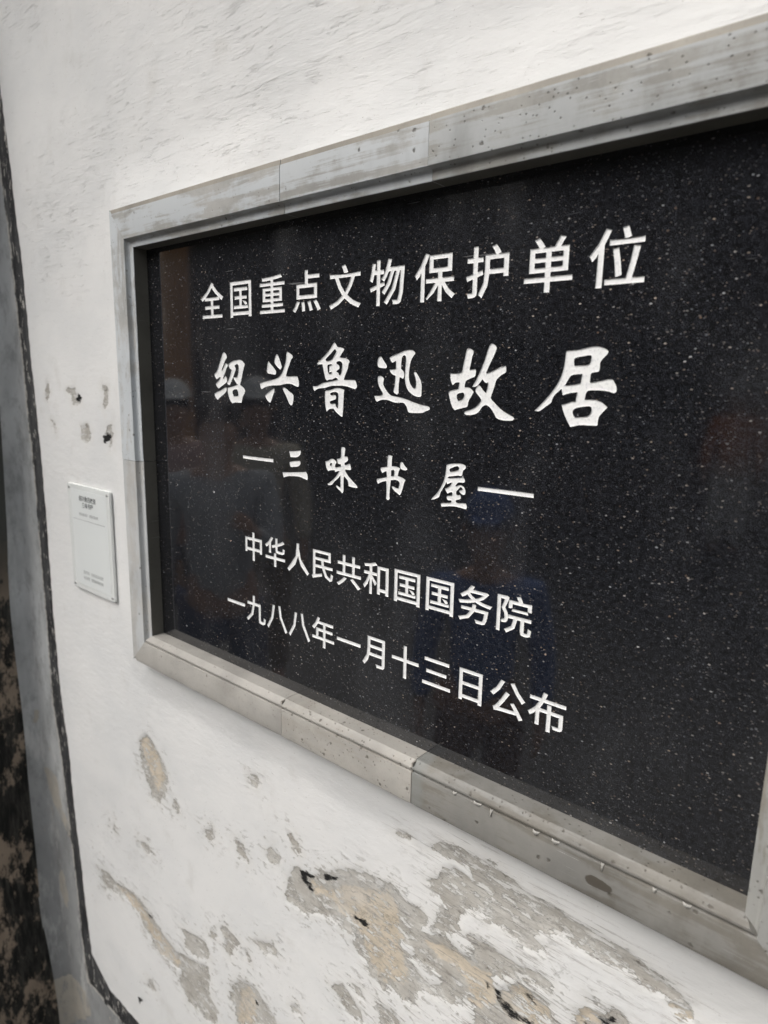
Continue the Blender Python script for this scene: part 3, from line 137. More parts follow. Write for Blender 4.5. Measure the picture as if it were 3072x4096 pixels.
def mat_white():
    k = NT('whitewashed_plaster'); z = k.sep()[2]
    slant = (0, math.radians(-5), 0)
    wob = k.noise(k.map((3, 1, 3)), 2, 2, color=True)
    va = k.n('ShaderNodeVectorMath', operation='MULTIPLY_ADD'); k.put(va.inputs[0], wob); va.inputs[1].default_value = (.02, .0, .010); k.put(va.inputs[2], k.co)
    st = k.noise(k.map((24, 1, 400), slant, src=va.outputs[0]), 1, 6, .68)
    st2 = k.noise(k.map((40, 1, 800), (0, math.radians(2), 0), src=va.outputs[0]), 1, 4, .65)
    area = k.noise(k.map((2.2, 1, 2.6)), 1.4, 3)
    # brush strokes are strongest on the upper wall, smooth round the lower frame
    up = k.math('MAXIMUM', k.ramp(z, .34, .56), k.ramp(z, -.20, -.42, 0, .4))
    amt = k.math('MULTIPLY', k.ramp(area, .38, .64, .2, 1), k.math('ADD', k.math('MULTIPLY', up, .85), .15))
    pk_ = k.noise(k.map((9, 1, 40), slant), 2, 4, .7)
    hl = k.noise(k.map((7, 1, 110), slant, src=va.outputs[0]), 1, 5, .62); hl2 = k.noise(k.map((13, 1, 210), (0, math.radians(-8), 0), src=va.outputs[0]), 1, 4, .6)
    l1 = k.ramp(k.math('ABSOLUTE', k.math('SUBTRACT', hl, .46)), .014, .002); l2 = k.ramp(k.math('ABSOLUTE', k.math('SUBTRACT', hl2, .50)), .018, .003)
    pk2 = k.noise(k.map((10, 1, 26), slant), 3, 5, .7)
    crack = k.math('MULTIPLY', k.math('MAXIMUM', k.math('MULTIPLY', l1, k.ramp(pk_, .48, .64)), k.math('MULTIPLY', l2, k.ramp(pk2, .50, .66))), amt)
    fine = k.math('MULTIPLY', k.ramp(st2, .38, .26), amt)
    grain = k.noise(k.map((1, 1, 1)), 900, 3, .6); lump = k.noise(k.map((1, 1, 2)), 60, 5, .6)
    # peeling
    warp = k.noise(k.map((.8, 1, 2.1), (0, math.radians(-6), 0)), 85, 9, .72)
    wl = k.noise(k.map((.8, 1, 1.8)), 34, 4, .6)
    w3 = k.noise(k.map((.8, 1, 1.6)), 330, 5, .7)
    off = k.math('ADD', k.math('ADD', k.math('MULTIPLY', k.math('SUBTRACT', w3, .5), .006), k.math('MULTIPLY', k.math('SUBTRACT', warp, .5), .020)), k.math('MULTIPLY', k.math('SUBTRACT', wl, .5), .022))
    sa = k.math('ADD', k.attr('sd_peel'), off); A = k.math('MULTIPLY', k.ramp(sa, .00025, -.00025), k.ramp(k.noise(k.co, 13, 4), .36, .50, .78, 1))
    resid = k.math('MULTIPLY', k.ramp(k.noise(k.map((.7, 1, 1.9)), 75, 9, .74), .53, .54), k.ramp(k.noise(k.co, 17, 3), .36, .5))
    A = k.math('MULTIPLY', A, k.math('SUBTRACT', 1, k.math('MULTIPLY', resid, .85)))
    sb = k.math('ADD', k.attr('sd_deep'), k.math('MULTIPLY', off, 1.2)); B = k.math('MULTIPLY', k.ramp(k.math('ADD', sb, k.math('MULTIPLY', k.math('SUBTRACT', k.noise(k.co, 180, 5, .7), .5), .012)), .0030, -.0030), A)
    sd = k.math('ADD', k.attr('sd_hole'), k.math('MULTIPLY', off, .35)); D = k.ramp(k.math('ADD', sd, k.math('MULTIPLY', k.math('SUBTRACT', warp, .5), .014)), .0012, -.0012)
    ch_ = k.noise(k.map((.8, 1, 1.9), (0, math.radians(-8), 0)), 85, 8, .7); chips = k.math('MULTIPLY', k.ramp(ch_, .585, .592), k.math('MULTIPLY', k.ramp(k.attr('sd_peel'), .034, .002), k.ramp(z, -.08, -.2)))
    A = k.math('MAXIMUM', A, k.math('MULTIPLY', chips, .75))
    rim = k.math('MULTIPLY', k.ramp(k.math('ABSOLUTE', sa), .0007, .0001), k.ramp(k.noise(k.co, 75, 3), .5, .6))
    # scattered tiny flakes and scratches low on the wall
    fl = k.noise(k.map((1, 1, 1.8), (0, math.radians(-20), 0)), 70, 6, .62)
    low = k.ramp(z, -.12, -.40); flake = k.math('MULTIPLY', k.ramp(fl, .69, .70), low)
    sc_ = k.noise(k.map((18, 1, 300), (0, math.radians(2), 0)), 1, 5, .75)
    band = k.math('MULTIPLY', k.ramp(k.attr('sd_peel'), .03, -.002), k.ramp(k.sep()[0], .2, .5))
    scr = k.math('MULTIPLY', k.ramp(sc_, .54, .62), k.math('MULTIPLY', band, .75))
    white = k.mix(k.ramp(k.noise(k.map((1, 1, 1.6)), 5, 5, .6), .35, .7), (.81, .805, .79), (.74, .742, .735))
    white = k.mix(k.math('MULTIPLY', k.ramp(k.noise(k.map((1, 1, .8)), 16, 6, .65), .56, .75), .32), white, (.57, .55, .51))
    white = k.mix(k.math('MULTIPLY', crack, .12), white, (.42, .405, .38))
    white = k.mix(k.math('MULTIPLY', fine, .10), white, (.5, .49, .46))
    speck = k.math('MULTIPLY', k.ramp(k.noise(k.map((1, 1, 1.8), slant), 230, 3, .6), .68, .73), .5)
    white = k.mix(speck, white, (.33, .31, .28))
    ga = k.mix(k.ramp(k.noise(k.co, 28, 6, .65), .35, .65), (.56, .54, .50), (.44, .415, .375))
    ga = k.mix(k.math('MULTIPLY', k.ramp(k.noise(k.map((20, 1, 190), (0, math.radians(-14), 0)), 1, 5, .7), .5, .68), .55), ga, (.34, .315, .28))
    ga = k.mix(k.math('MULTIPLY', k.ramp(k.noise(k.co, 60, 5, .7), .56, .66), .5), ga, (.75, .74, .71))
    cb = k.mix(k.ramp(k.noise(k.co, 35, 5, .6), .4, .65), (.66, .58, .47), (.56, .49, .39))
    cb = k.mix(k.math('MULTIPLY', k.ramp(k.noise(k.co, 120, 4, .7), .58, .7), .6), cb, (.36, .31, .25))
    halo = k.math('MULTIPLY', k.ramp(k.math('ADD', k.attr('sd_peel'), k.math('MULTIPLY', off, 2)), .016, -.002), .24)
    white = k.mix(halo, white, (.66, .635, .58))
    grime = k.math('MULTIPLY', k.ramp(k.noise(k.map((.8, 1, 1.5)), 110, 8, .75), .54, .66), k.ramp(k.attr('sd_peel'), -.022, -.001))
    ga = k.mix(k.math('MULTIPLY', grime, .85), ga, (.12, .11, .095)); cb = k.mix(k.math('MULTIPLY', grime, .8), cb, (.15, .125, .10))
    hc = k.math('MULTIPLY', k.ramp(k.math('ABSOLUTE', k.math('SUBTRACT', k.noise(k.map((.7, 1, 1.3)), 26, 8, .68), .5)), .010, .002), k.ramp(k.noise(k.co, 20, 2), .42, .55))
    ga = k.mix(k.math('MULTIPLY', hc, .6), ga, (.14, .125, .105)); cb = k.mix(k.math('MULTIPLY', hc, .6), cb, (.17, .14, .11))
    c = k.mix(A, white, k.mix(B, ga, cb)); c = k.mix(k.math('MULTIPLY', flake, .8), c, (.50, .48, .43))
    c = k.mix(scr, c, (.30, .28, .26)); c = k.mix(k.math('MULTIPLY', rim, .3), c, (.24, .22, .19)); c = k.mix(D, c, (.02, .02, .02))
    h = k.math('SUBTRACT', k.math('MULTIPLY', lump, .55), k.math('MULTIPLY', crack, .5))
    h = k.math('SUBTRACT', h, k.math('MULTIPLY', fine, .22)); h = k.math('ADD', h, k.math('MULTIPLY', grain, .06))
    h = k.math('ADD', h, k.math('MULTIPLY', k.math('MULTIPLY', st, amt), .55))
    n1 = k.bump(h, .75, .0016)
    pe = k.math('ADD', k.math('MULTIPLY', A, 1), k.math('ADD', k.math('MULTIPLY', flake, .6), k.math('MULTIPLY', D, 2)))
    n2 = k.bump(k.math('MULTIPLY', pe, -1), .8, .0012, n1)
    return k.fin(c, .85, n2, .25)
def mat_ink():
    k = NT('black_border_paint')
    w = k.noise(k.map((1, 1, .35)), 160, 5, .7); big = k.noise(k.map((1, 1, .25)), 14, 4)
    chip = k.math('MULTIPLY', k.ramp(w, .57, .62), k.ramp(big, .38, .62))
    edge = k.math('MULTIPLY', k.ramp(k.attr('across'), .80, .97), k.ramp(k.noise(k.map((1, 1, .5)), 45, 5, .65), .40, .5))
    c = k.mix(k.ramp(k.noise(k.map((1, 1, .2)), 40, 5, .6), .35, .7), (.022, .022, .024), (.085, .087, .088))
    c = k.mix(k.math('MAXIMUM', chip, edge), c, (.52, .50, .46))
    return k.fin(c, .7, k.bump(k.math('ADD', w, edge), .8, .0015), .35)
def mat_grey():
    k = NT('grey_lime_plaster'); z = k.sep()[2]
    big = k.noise(k.map((2.5, 2.5, 1.1)), 3, 5, .6); st = k.noise(k.map((30, 30, 3.5)), 1, 5, .6)
    c = k.mix(k.ramp(big, .35, .68), (.60, .612, .61), (.36, .37, .37))
    c = k.mix(k.math('MULTIPLY', k.ramp(st, .42, .68), .55), c, (.58, .60, .60))
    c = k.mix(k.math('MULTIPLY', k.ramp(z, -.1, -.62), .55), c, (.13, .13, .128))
    mt = k.noise(k.map((1, 1, .5)), 45, 7, .72); c = k.mix(k.math('MULTIPLY', k.ramp(mt, .46, .66), .5), c, (.20, .202, .20))
    c = k.mix(k.math('MULTIPLY', k.ramp(k.noise(k.map((1, 1, .3)), 24, 7, .7), .52, .66), .45), c, (.68, .68, .66))
    warp = k.math('MULTIPLY', k.math('SUBTRACT', k.noise(k.map((1, 1, .6)), 70, 6, .65), .5), .016)
    G = k.math('MULTIPLY', k.ramp(k.math('ADD', k.attr('sd_peel'), k.math('MULTIPLY', warp, 1.6)), .0008, -.0008), k.ramp(k.noise(k.map((1, 1, .5)), 40, 6, .7), .38, .5, .25, .95))
    f = k.math('MULTIPLY', k.ramp(k.noise(k.map((1, 1, .5)), 55, 6, .65), .66, .675), k.ramp(z, .1, -.35, .2, 1))
    pk = k.math('MAXIMUM', G, f)
    c = k.mix(pk, c, k.mix(k.noise(k.co, 60, 4), (.50, .46, .39), (.34, .32, .285)))
    return k.fin(c, .75, k.bump(k.math('SUBTRACT', k.math('MULTIPLY', st, .4), pk), .7, .0015), .3)
def mat_dark():
    k = NT('blackened_peeling_plaster'); x, y, z = k.sep()[:3]
    a = k.noise(k.map((1, 1, .5)), 17, 10, .74); st = k.noise(k.map((1, 1, .15)), 90, 7, .7)
    c = k.mix(k.ramp(st, .4, .7), (.012, .012, .011), (.07, .066, .058))
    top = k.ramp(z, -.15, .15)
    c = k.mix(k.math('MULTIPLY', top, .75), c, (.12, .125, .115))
    P = k.math('MULTIPLY', k.ramp(a, .50, .57), k.ramp(z, .1, -.15))
    c = k.mix(P, c, k.mix(k.noise(k.co, 25, 5), (.42, .34, .26), (.22, .17, .13)))
    return k.fin(c, .8, k.bump(k.math('SUBTRACT', st, P), .6, .002), .25)
def mat_stone(name, base, wash, pits, dirt=0.0, sheen=.38, drag=(.7, 1, 9), patch=None, wcol=(.60, .63, .65)):
    k = NT(name); oi = k.n('ShaderNodeObjectInfo').outputs['Random']
    off = k.n('ShaderNodeVectorMath', operation='ADD'); k.put(off.inputs[0], k.co)
    cb = k.n('ShaderNodeCombineXYZ'); k.put(cb.inputs[0], k.math('MULTIPLY', oi, 7)); k.put(cb.inputs[2], k.math('MULTIPLY', oi, 3)); k.put(off.inputs[1], cb.outputs[0])
    co = off.outputs[0]
    m1 = k.noise(co, 14, 6, .6); fn = k.noise(co, 420, 4, .65)
    dk = tuple(v * .72 for v in base)
    c = k.mix(k.ramp(m1, .35, .7), base, dk); c = k.mix(k.math('MULTIPLY', k.ramp(fn, .5, .75), .3), c, tuple(v * .6 for v in base))
    ws = k.noise(k.map(drag, (0, math.radians(3), 0), src=co), 9, 6, .66, .3)
    wv = k.noise(k.map((1, 1, 1), src=co), 22, 5, .7)
    W = k.math('MULTIPLY', k.ramp(k.math('ADD', k.math('MULTIPLY', ws, .65), k.math('MULTIPLY', wv, .35)), .44, .53), wash)
    c = k.mix(W, c, wcol)
    # dirt in streaks
    c = k.mix(k.math('MULTIPLY', k.ramp(k.noise(k.map((1, 1, .4), src=co), 20, 5, .6), .5, .72), dirt), c, (.10, .092, .078))
    v = k.vor(k.map((1, 1, 1), src=co), 120); sel = k.n('ShaderNodeSeparateColor'); k.put(sel.inputs[0], v.outputs['Color'])
    vw = k.math('ADD', v.outputs['Distance'], k.math('MULTIPLY', k.math('SUBTRACT', k.noise(co, 600, 3), .5), .35))
    pit = k.math('MULTIPLY', k.ramp(vw, .26, .10), k.math('GREATER_THAN', sel.outputs[0], 1 - pits))
    v2 = k.vor(co, 320); s2 = k.n('ShaderNodeSeparateColor'); k.put(s2.inputs[0], v2.outputs['Color'])
    pit2 = k.math('MULTIPLY', k.ramp(v2.outputs['Distance'], .36, .2), k.math('GREATER_THAN', s2.outputs[1], 1 - pits * 1.2))
    pt = k.math('MAXIMUM', pit, k.math('MULTIPLY', pit2, .75))
    c = k.mix(k.math('MULTIPLY', pt, .72), c, (.09, .08, .065))
    if patch:                       # repaired strip and a dark oval chip
        px = k.sep()[0]; pz = k.sep()[2]; e = k.math('MULTIPLY', k.math('SUBTRACT', k.noise(k.co, 120, 4), .5), .012)
        q = k.math('ADD', px, e); c = k.mix(k.math('MULTIPLY', k.ramp(q, patch[0] + .017, patch[0] + .008), .6), c, (.235, .245, .235))
        d = k.math('ADD', k.math('POWER', k.math('MULTIPLY', k.math('SUBTRACT', px, patch[1]), 95), 2), k.math('POWER', k.math('MULTIPLY', k.math('SUBTRACT', pz, patch[2]), 210), 2))
        c = k.mix(k.ramp(k.math('ADD', d, k.math('MULTIPLY', e, 90)), 1.1, .8), c, (.085, .075, .062))
    # scratches
    s1 = k.noise(k.map((12, 1, 420), (0, math.radians(22), 0), src=co), 1, 3, .5)
    s3 = k.noise(k.map((12, 1, 420), (0, math.radians(-30), 0), src=co), 1, 3, .5)
    S = k.math('MULTIPLY', k.math('MAXIMUM', k.ramp(s1, .70, .74), k.ramp(s3, .70, .74)), k.ramp(m1, .45, .6))
    c = k.mix(k.math('MULTIPLY', S, .6), c, (.74, .74, .72))
    h = k.math('SUBTRACT', k.math('ADD', k.math('MULTIPLY', fn, .12), k.math('MULTIPLY', W, .1)), pt)
    return k.fin(c, k.math('ADD', k.math('MULTIPLY', fn, .25), sheen), k.bump(h, .6, .0009), .4)
def mat_granite():
    k = NT('polished_black_granite')
    def flecks(scale, thr, rad, ch, stretch=(1, 1, 1), rot=0):
        v = k.vor(k.map(stretch, (0, rot, 0)), scale); s = k.n('ShaderNodeSeparateColor'); k.put(s.inputs[0], v.outputs['Color'])
        d = k.math('ADD', v.outputs['Distance'], k.math('MULTIPLY', k.math('SUBTRACT', k.noise(k.co, scale * 3, 2), .5), .3))
        bri = k.math('ADD', .14, k.math('POWER', s.outputs[(ch + 1) % 3], 2.6))
        return k.math('MULTIPLY', k.math('MULTIPLY', k.ramp(d, rad, rad * .5), k.math('GREATER_THAN', s.outputs[ch], thr)), bri), s.outputs[(ch + 2) % 3]
    g1 = k.noise(k.co, 1250, 3, .7); g2 = k.noise(k.map((1, 1, 1.4)), 230, 3, .6); cl = k.noise(k.co, 9, 3)
    c = k.mix(k.ramp(g2, .35, .68), (.0032, .0032, .0038), (.017, .018, .022))
    c = k.mix(k.math('MULTIPLY', k.ramp(g1, .50, .72), .8), c, (.050, .053, .060))
    f1, h1 = flecks(560, .78, .42, 0, (1, 1, 1.5), .5); f2, h2 = flecks(330, .965, .38, 1, (1, 1, 1.7), -.6); f3, h3 = flecks(120, .985, .18, 2, (1, 1, 1.4), .8)
    f4, h4 = flecks(360, .93, .40, 2, (1, 1, 1.2), 1.9)
    dens = k.ramp(cl, .35, .65, .55, 1.1)
    c = k.mix(k.math('MULTIPLY', k.math('MULTIPLY', f1, dens), .75, clamp=True), c, k.mix(h1, (.16, .17, .19), (.20, .16, .13)))
    c = k.mix(k.math('MULTIPLY', k.math('MULTIPLY', f2, dens), .9, clamp=True), c, k.mix(h2, (.42, .44, .46), (.45, .36, .28)))
    c = k.mix(k.math('MULTIPLY', k.math('MULTIPLY', f4, dens), .45, clamp=True), c, k.mix(h4, (.22, .23, .25), (.26, .18, .13)))
    c = k.mix(f3, c, k.mix(h3, (.75, .76, .76), (.75, .56, .45)))
    dust = k.noise(k.map((14, 1, 260), (0, math.radians(35), 0)), 1, 2, .4)
    scr = k.math('MULTIPLY', k.ramp(dust, .735, .76), k.ramp(k.noise(k.co, 6, 2), .5, .6))
    c = k.mix(k.math('MULTIPLY', scr, .3), c, (.4, .4, .4))
    sm = k.ramp(k.noise(k.map((2.5, 1, 1), (0, .5, 0)), 4, 5, .6), .48, .7)
    r = k.math('ADD', k.math('MULTIPLY', k.noise(k.co, 30, 4), .05), k.math('ADD', k.math('MULTIPLY', sm, .12), .03))
    c = k.mix(k.math('MULTIPLY', sm, .035), c, (.35, .36, .38))
    k.b.inputs['Coat Weight'].default_value = .45; k.b.inputs['Coat Roughness'].default_value = .03
    m = k.fin(c, r, k.bump(k.noise(k.co, 5, 2), .05, .002), .72); return m
def mat_engrave():
    k = NT('white_engraving_paint'); n = k.noise(k.co, 480, 4, .7); b = k.noise(k.co, 90, 4, .6)
    c = k.mix(k.ramp(n, .50, .70), (.90, .90, .89), (.70, .705, .71)); c = k.mix(k.math('MULTIPLY', k.ramp(b, .6, .75), .4), c, (.5, .5, .5))
    return k.fin(c, .6, k.bump(n, .5, .0006), .35)
def mat_plain(name, col, rough=.6, spec=.4, var=.15, sc=40, metal=0, stretch=(1, 1, 1)):
    k = NT(name); n = k.noise(k.map(stretch), sc, 5, .6)
    c = k.mix(n, tuple(v * (1 - var) for v in col), tuple(min(1, v * (1 + var)) for v in col))
    k.b.inputs['Metallic'].default_value = metal
    return k.fin(c, rough, k.bump(n, .3, .001), spec)

M_WHITE, M_INK, M_GREY, M_DARK = mat_white(), mat_ink(), mat_grey(), mat_dark()
M_GRAN, M_ENG = mat_granite(), mat_engrave()
M_ST_TOP = mat_stone('limewashed_frame_stone', (.49, .482, .46), .85, .05, .20)
M_ST_TOP2 = mat_stone('streaked_frame_stone', (.45, .442, .42), .8, .10, .22, drag=(.35, 1, 11))
M_ST_TOP3 = mat_stone('dull_frame_stone', (.39, .382, .355), .6, .10, .28, drag=(.25, 1, 12), wcol=(.52, .545, .56))
M_ST_RIM = mat_stone('bare_tan_rim_stone', (.40, .37, .32), .0, .06, .2)
M_ST_TOPL = mat_stone('limewashed_side_frame_stone', (.53, .525, .505), .9, .06, .16, drag=(6, 1, .8))
M_ST_REV_SHADE = mat_stone('painted_shade_reveal_stone', (.15, .145, .125), .0, .08, .3, .55)  # shade of the top and left reveals, put into the stone colour
M_ST_LEFT = mat_stone('pale_grey_frame_stone', (.57, .56, .535), .5, .06, .12, drag=(6, 1, 1))
M_ST_BOT = mat_stone('beige_frame_stone', (.42, .40, .368), .03, .05, .10, .36)
M_ST_BOT2 = mat_stone('pitted_beige_frame_stone', (.42, .395, .355), .08, .22, .14, .36)
M_ST_BOT3 = mat_stone('weathered_brown_frame_stone', (.20, .187, .162), .12, .14, .5, .36, patch=(.4494, .6275, -.0275))
M_ST_R = mat_stone('dark_side_frame_stone', (.30, .285, .25), .25, .14, .4, .4, drag=(6, 1, 1))
M_GROUT = mat_plain('joint_mortar', (.30, .28, .25), .9, .2)

# ------------------------------------------------------------------ the plastered wall
YW = .0025                      # wall face; the granite face is y = 0
def pts2(P): return np.array(P, float)
def sdf(X, Z, polys):
    S = np.full(X.shape, .05)
    for P in polys:
        P = np.array(P, float).reshape(-1, 2) / 1e4
        lo, hi = P.min(0) - .04, P.max(0) + .04
        m = (X > lo[0]) & (X < hi[0]) & (Z > lo[1]) & (Z < hi[1])
        if not m.any(): continue
        x, z = X[m], Z[m]; d = np.full(x.shape, 9.); ins = np.zeros(x.shape, bool)
        for i in range(len(P)):
            a, b = P[i - 1], P[i]; e = b - a; L = e @ e + 1e-12
            t = np.clip(((x - a[0]) * e[0] + (z - a[1]) * e[1]) / L, 0, 1)
            d = np.minimum(d, np.hypot(x - a[0] - t * e[0], z - a[1] - t * e[1]))
            c = (a[1] > z) != (b[1] > z); xx = a[0] + (z - a[1]) / (e[1] if abs(e[1]) > 1e-12 else 1e-12) * e[0]
            ins ^= c & (x < xx)
        S[m] = np.minimum(S[m], np.where(ins, -d, d))
    return np.clip(S, -.05, .05)
flat = lambda L: [[c for c in P] for P in L]
def add_attr(o, name, vals):
    a = o.data.attributes.new(name, 'FLOAT', 'POINT'); a.data.foreach_set('value', np.asarray(vals, np.float32).ravel())
ein = [(-.402, .97)] + [p for p in EDGE_IN if p[1] > -.73]
eo = [(-.440, .97), (-.434, .80)] + [p for p in EDGE_OUT if p[1] > -.80]
ein_z = np.array([p[1] for p in ein]); ein_x = np.array([p[0] for p in ein])
eo_z = np.array([p[1] for p in eo]); eo_x = np.array([p[0] for p in eo])
def smooth_interp(z, zz, xx):
    acc = 0
    for dz in (-.03, -.015, 0, .015, .03): acc = acc + np.interp(z + dz, zz[::-1], xx[::-1])
    return acc / 5
def edge_in(z): return smooth_interp(z, ein_z, ein_x)
def edge_out(z): return smooth_interp(z, eo_z, eo_x)
def wav(x, z):                  # slow undulation of hand-laid plaster
    return .0012 * np.sin(7.1 * x + 2.3 * z + 1) + .0009 * np.sin(13 * z - 5 * x) + .0006 * np.sin(23 * x + 17 * z)
def grid_obj(name, X, Y, Z, m, parent):
    r, c = X.shape; v = np.stack([X, Y, Z], -1).reshape(-1, 3)
    i = np.arange(r * c).reshape(r, c); f = np.stack([i[:-1, :-1], i[:-1, 1:], i[1:, 1:], i[1:, :-1]], -1).reshape(-1, 4)
    me = bpy.data.meshes.new(name); me.vertices.add(len(v)); me.vertices.foreach_set('co', v.ravel())
    me.loops.add(f.size); me.loops.foreach_set('vertex_index', f.ravel().astype(np.int32))
    me.polygons.add(len(f)); me.polygons.foreach_set('loop_start', np.arange(0, f.size, 4, dtype=np.int32)); me.polygons.foreach_set('loop_total', np.full(len(f), 4, np.int32))
    me.update(calc_edges=True); me.validate(); me.materials.append(m); me.polygons.foreach_set('use_smooth', np.ones(len(f), bool))
    o = bpy.data.objects.new(name, me); return link(o, parent)

wall = tag(empty('plaster_wall', (0, YW, 0)), 'old whitewashed wall with peeling plaster and a black painted border line behind the stone plaque', 'wall')
rng = np.random.default_rng(5)
zb = -.7475
zs = np.concatenate([np.linspace(zb, -.05, 250), np.linspace(-.045, .99, 240)])
us = np.linspace(0, 1, 330) ** .9
x0 = edge_in(np.maximum(zs, -.70)) + .0009 * np.sin(zs * 90) * np.sin(zs * 31) + .0005 * np.sin(zs * 260)
x0 = np.where(zs < -.712, x0 + (-.712 - zs) * 1.7, x0)
X = x0[:, None] + (.98 - x0[:, None]) * us[None, :]; Z = np.repeat(zs[:, None], len(us), 1)
Z[:8] += (.0009 * np.sin(X[:8] * 120) + .0006 * np.sin(X[:8] * 310)) * np.linspace(1, 0, 8)[:, None]
sA = sdf(X, Z, PEEL['A']); sI = sdf(X, Z, PEEL['I']); sA = np.maximum(sA, -sI)
sB = sdf(X, Z, PEEL['B']); sD = sdf(X, Z, PEEL['D'])
fade = np.clip((X - x0[:, None]) / .05, 0, 1) * np.clip((Z - zb) / .05, 0, 1)
Y = wav(X, Z) * fade + .0012 * np.clip(.5 - sA / .006, 0, 1) + .0010 * np.clip(.5 - sB / .010, 0, 1) - .003
ring = np.maximum(np.maximum(-X, X - .7239), np.maximum(-Z, Z - .5))          # distance outside the slab
ro = np.hypot(np.maximum(np.maximum(-.0406 - X, X - .7645), 0), np.maximum(np.maximum(-.0425 - Z, Z - .5469), 0))
bt = np.clip(1 - ro / .07, 0, 1); bulge = np.clip((ring - .012) / .022, 0, 1) * bt * bt * (3 - 2 * bt) * .0095
near = np.clip(1 - np.maximum(np.maximum(-.045 - X, X - .77), np.maximum(-.05 - Z, Z - .56)) / .06, 0, 1)
Y = Y * (1 - near) + (-.0012) * near
Y = Y - bulge * (1 + .12 * np.sin(X * 37 + 1) + .1 * np.sin(Z * 41))
Y = np.where(X - x0[:, None] < .004, Y * 1, Y)
pw = grid_obj('white_plaster', X, Y, Z, M_WHITE, wall)
for n_, v_ in (('sd_peel', sA), ('sd_deep', sB), ('sd_hole', sD)): add_attr(pw, n_, v_)
# rim of the white coat down to the recessed border line
L = [(float(X[i, 0]), float(Y[i, 0]), float(Z[i, 0])) for i in range(0, len(zs))][::-1] + [(float(X[0, j]), float(Y[0, j]), float(Z[0, j])) for j in range(1, len(us))]
mesh_obj('plaster_edge', [p for p in L] + [(p[0], .004, p[2]) for p in L], [(i, i + 1, len(L) + i + 1, len(L) + i) for i in range(len(L) - 1)], M_WHITE, wall, True)
# border line: down the side, round the corner, along the foot
zv = np.linspace(.97, -.7475, 460)
xi = np.interp(zv, zs, x0) + .002; xo = edge_out(zv)
inn = [(a, z) for a, z in zip(xi, zv)]
xo = np.where(zv < -.70, edge_out(np.full_like(zv, -.70)) + (-.70 - zv) * .15, xo)
inn = [(a - .0, z) for a, z in zip(xi, zv)] + [(x, zb + .002) for x in np.linspace(xi[-1] + .004, .98, 200)]
oz = zv.copy(); oz[zv < -.60] = -.60 + (zv[zv < -.60] + .60) * (.80 - .60) / (.7475 - .60)
outp = [(a, z) for a, z in zip(xo, oz)] + [(x, -.797 + .0006 * math.sin(x * 80)) for x in np.linspace(xo[-1] + .01, .98, 200)]
nc = 9; XB = np.zeros((len(inn), nc)); ZB = XB.copy(); TB = XB.copy()
for i, (a, b) in enumerate(zip(inn, outp)):
    jit = .0016 * (math.sin(i * .9) * math.sin(i * .37 + 1) + .6 * math.sin(i * 2.3))
    for j in range(nc):
        t = j / (nc - 1); XB[i, j] = a[0] + (b[0] - a[0]) * t - (jit * t if i < 460 else 0); ZB[i, j] = a[1] + (b[1] - a[1]) * t + (jit * t if i >= 460 else 0); TB[i, j] = t
YB = -.0012 + .0008 * np.sin(TB * PI) * -1
bl_ = grid_obj('border_line', XB, YB, ZB, M_INK, wall); add_attr(bl_, 'across', TB)
bl_['label'] = 'black painted line bordering the white panel, chipped along its outer edge'
# grey plaster beyond the line, turning out into the corner
zg = np.linspace(-1.36, .97, 300); ug = np.linspace(0, 1, 150)
eg = np.interp(zg, eo_z[::-1], eo_x[::-1]); cx = np.interp(zg, [-1.36, -.98, -.82, -.67, -.44, -.20, .0, .15, .27, .97], [-.41, -.430, -.446, -.466, -.482, -.490, -.492, -.480, -.462, -.455])
rc = .030
Xg = np.zeros((len(zg), len(ug))); Yg = Xg.copy(); Zg = np.repeat(zg[:, None], len(ug), 1)
for j, u_ in enumerate(ug):
    if u_ < .45:                 # flat part behind the panel and beside it
        Xg[:, j] = (.98) + (cx + rc - .98) * (u_ / .45); Yg[:, j] = 0
    else:
        a_ = (u_ - .45) / .55 * (PI / 2 + .02); Xg[:, j] = cx + rc - rc * np.sin(a_); Yg[:, j] = -rc + rc * np.cos(a_)
Yg += wav(Xg, Zg) * .4 + .006
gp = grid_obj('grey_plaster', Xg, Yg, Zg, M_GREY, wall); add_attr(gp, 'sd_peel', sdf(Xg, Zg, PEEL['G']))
gp['label'] = 'bluish grey plaster margin outside the black line'

side = tag(empty('side_wall', (-.56, YW, 0)), 'blackened side wall with flaking tan patches at the far left corner', 'wall')
zd = np.linspace(-1.36, .97, 240); yd = np.linspace(0, 1, 90)
cxd = np.interp(zd, zg, cx) - .0004
Xd = np.repeat(cxd[:, None], 90, 1); Yd = np.repeat((-.014 - yd * .13)[None, :], 240, 0); Zd = np.repeat(zd[:, None], 90, 1)
Xd += wav(Yd * 2, Zd) * .5 + .0012 + .56
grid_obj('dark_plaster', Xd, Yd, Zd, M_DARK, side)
v_, f_ = box_data(-.40, .035, -.150, .1, -1.36, .97); mesh_obj('wall_core', v_, f_, M_GREY, side)
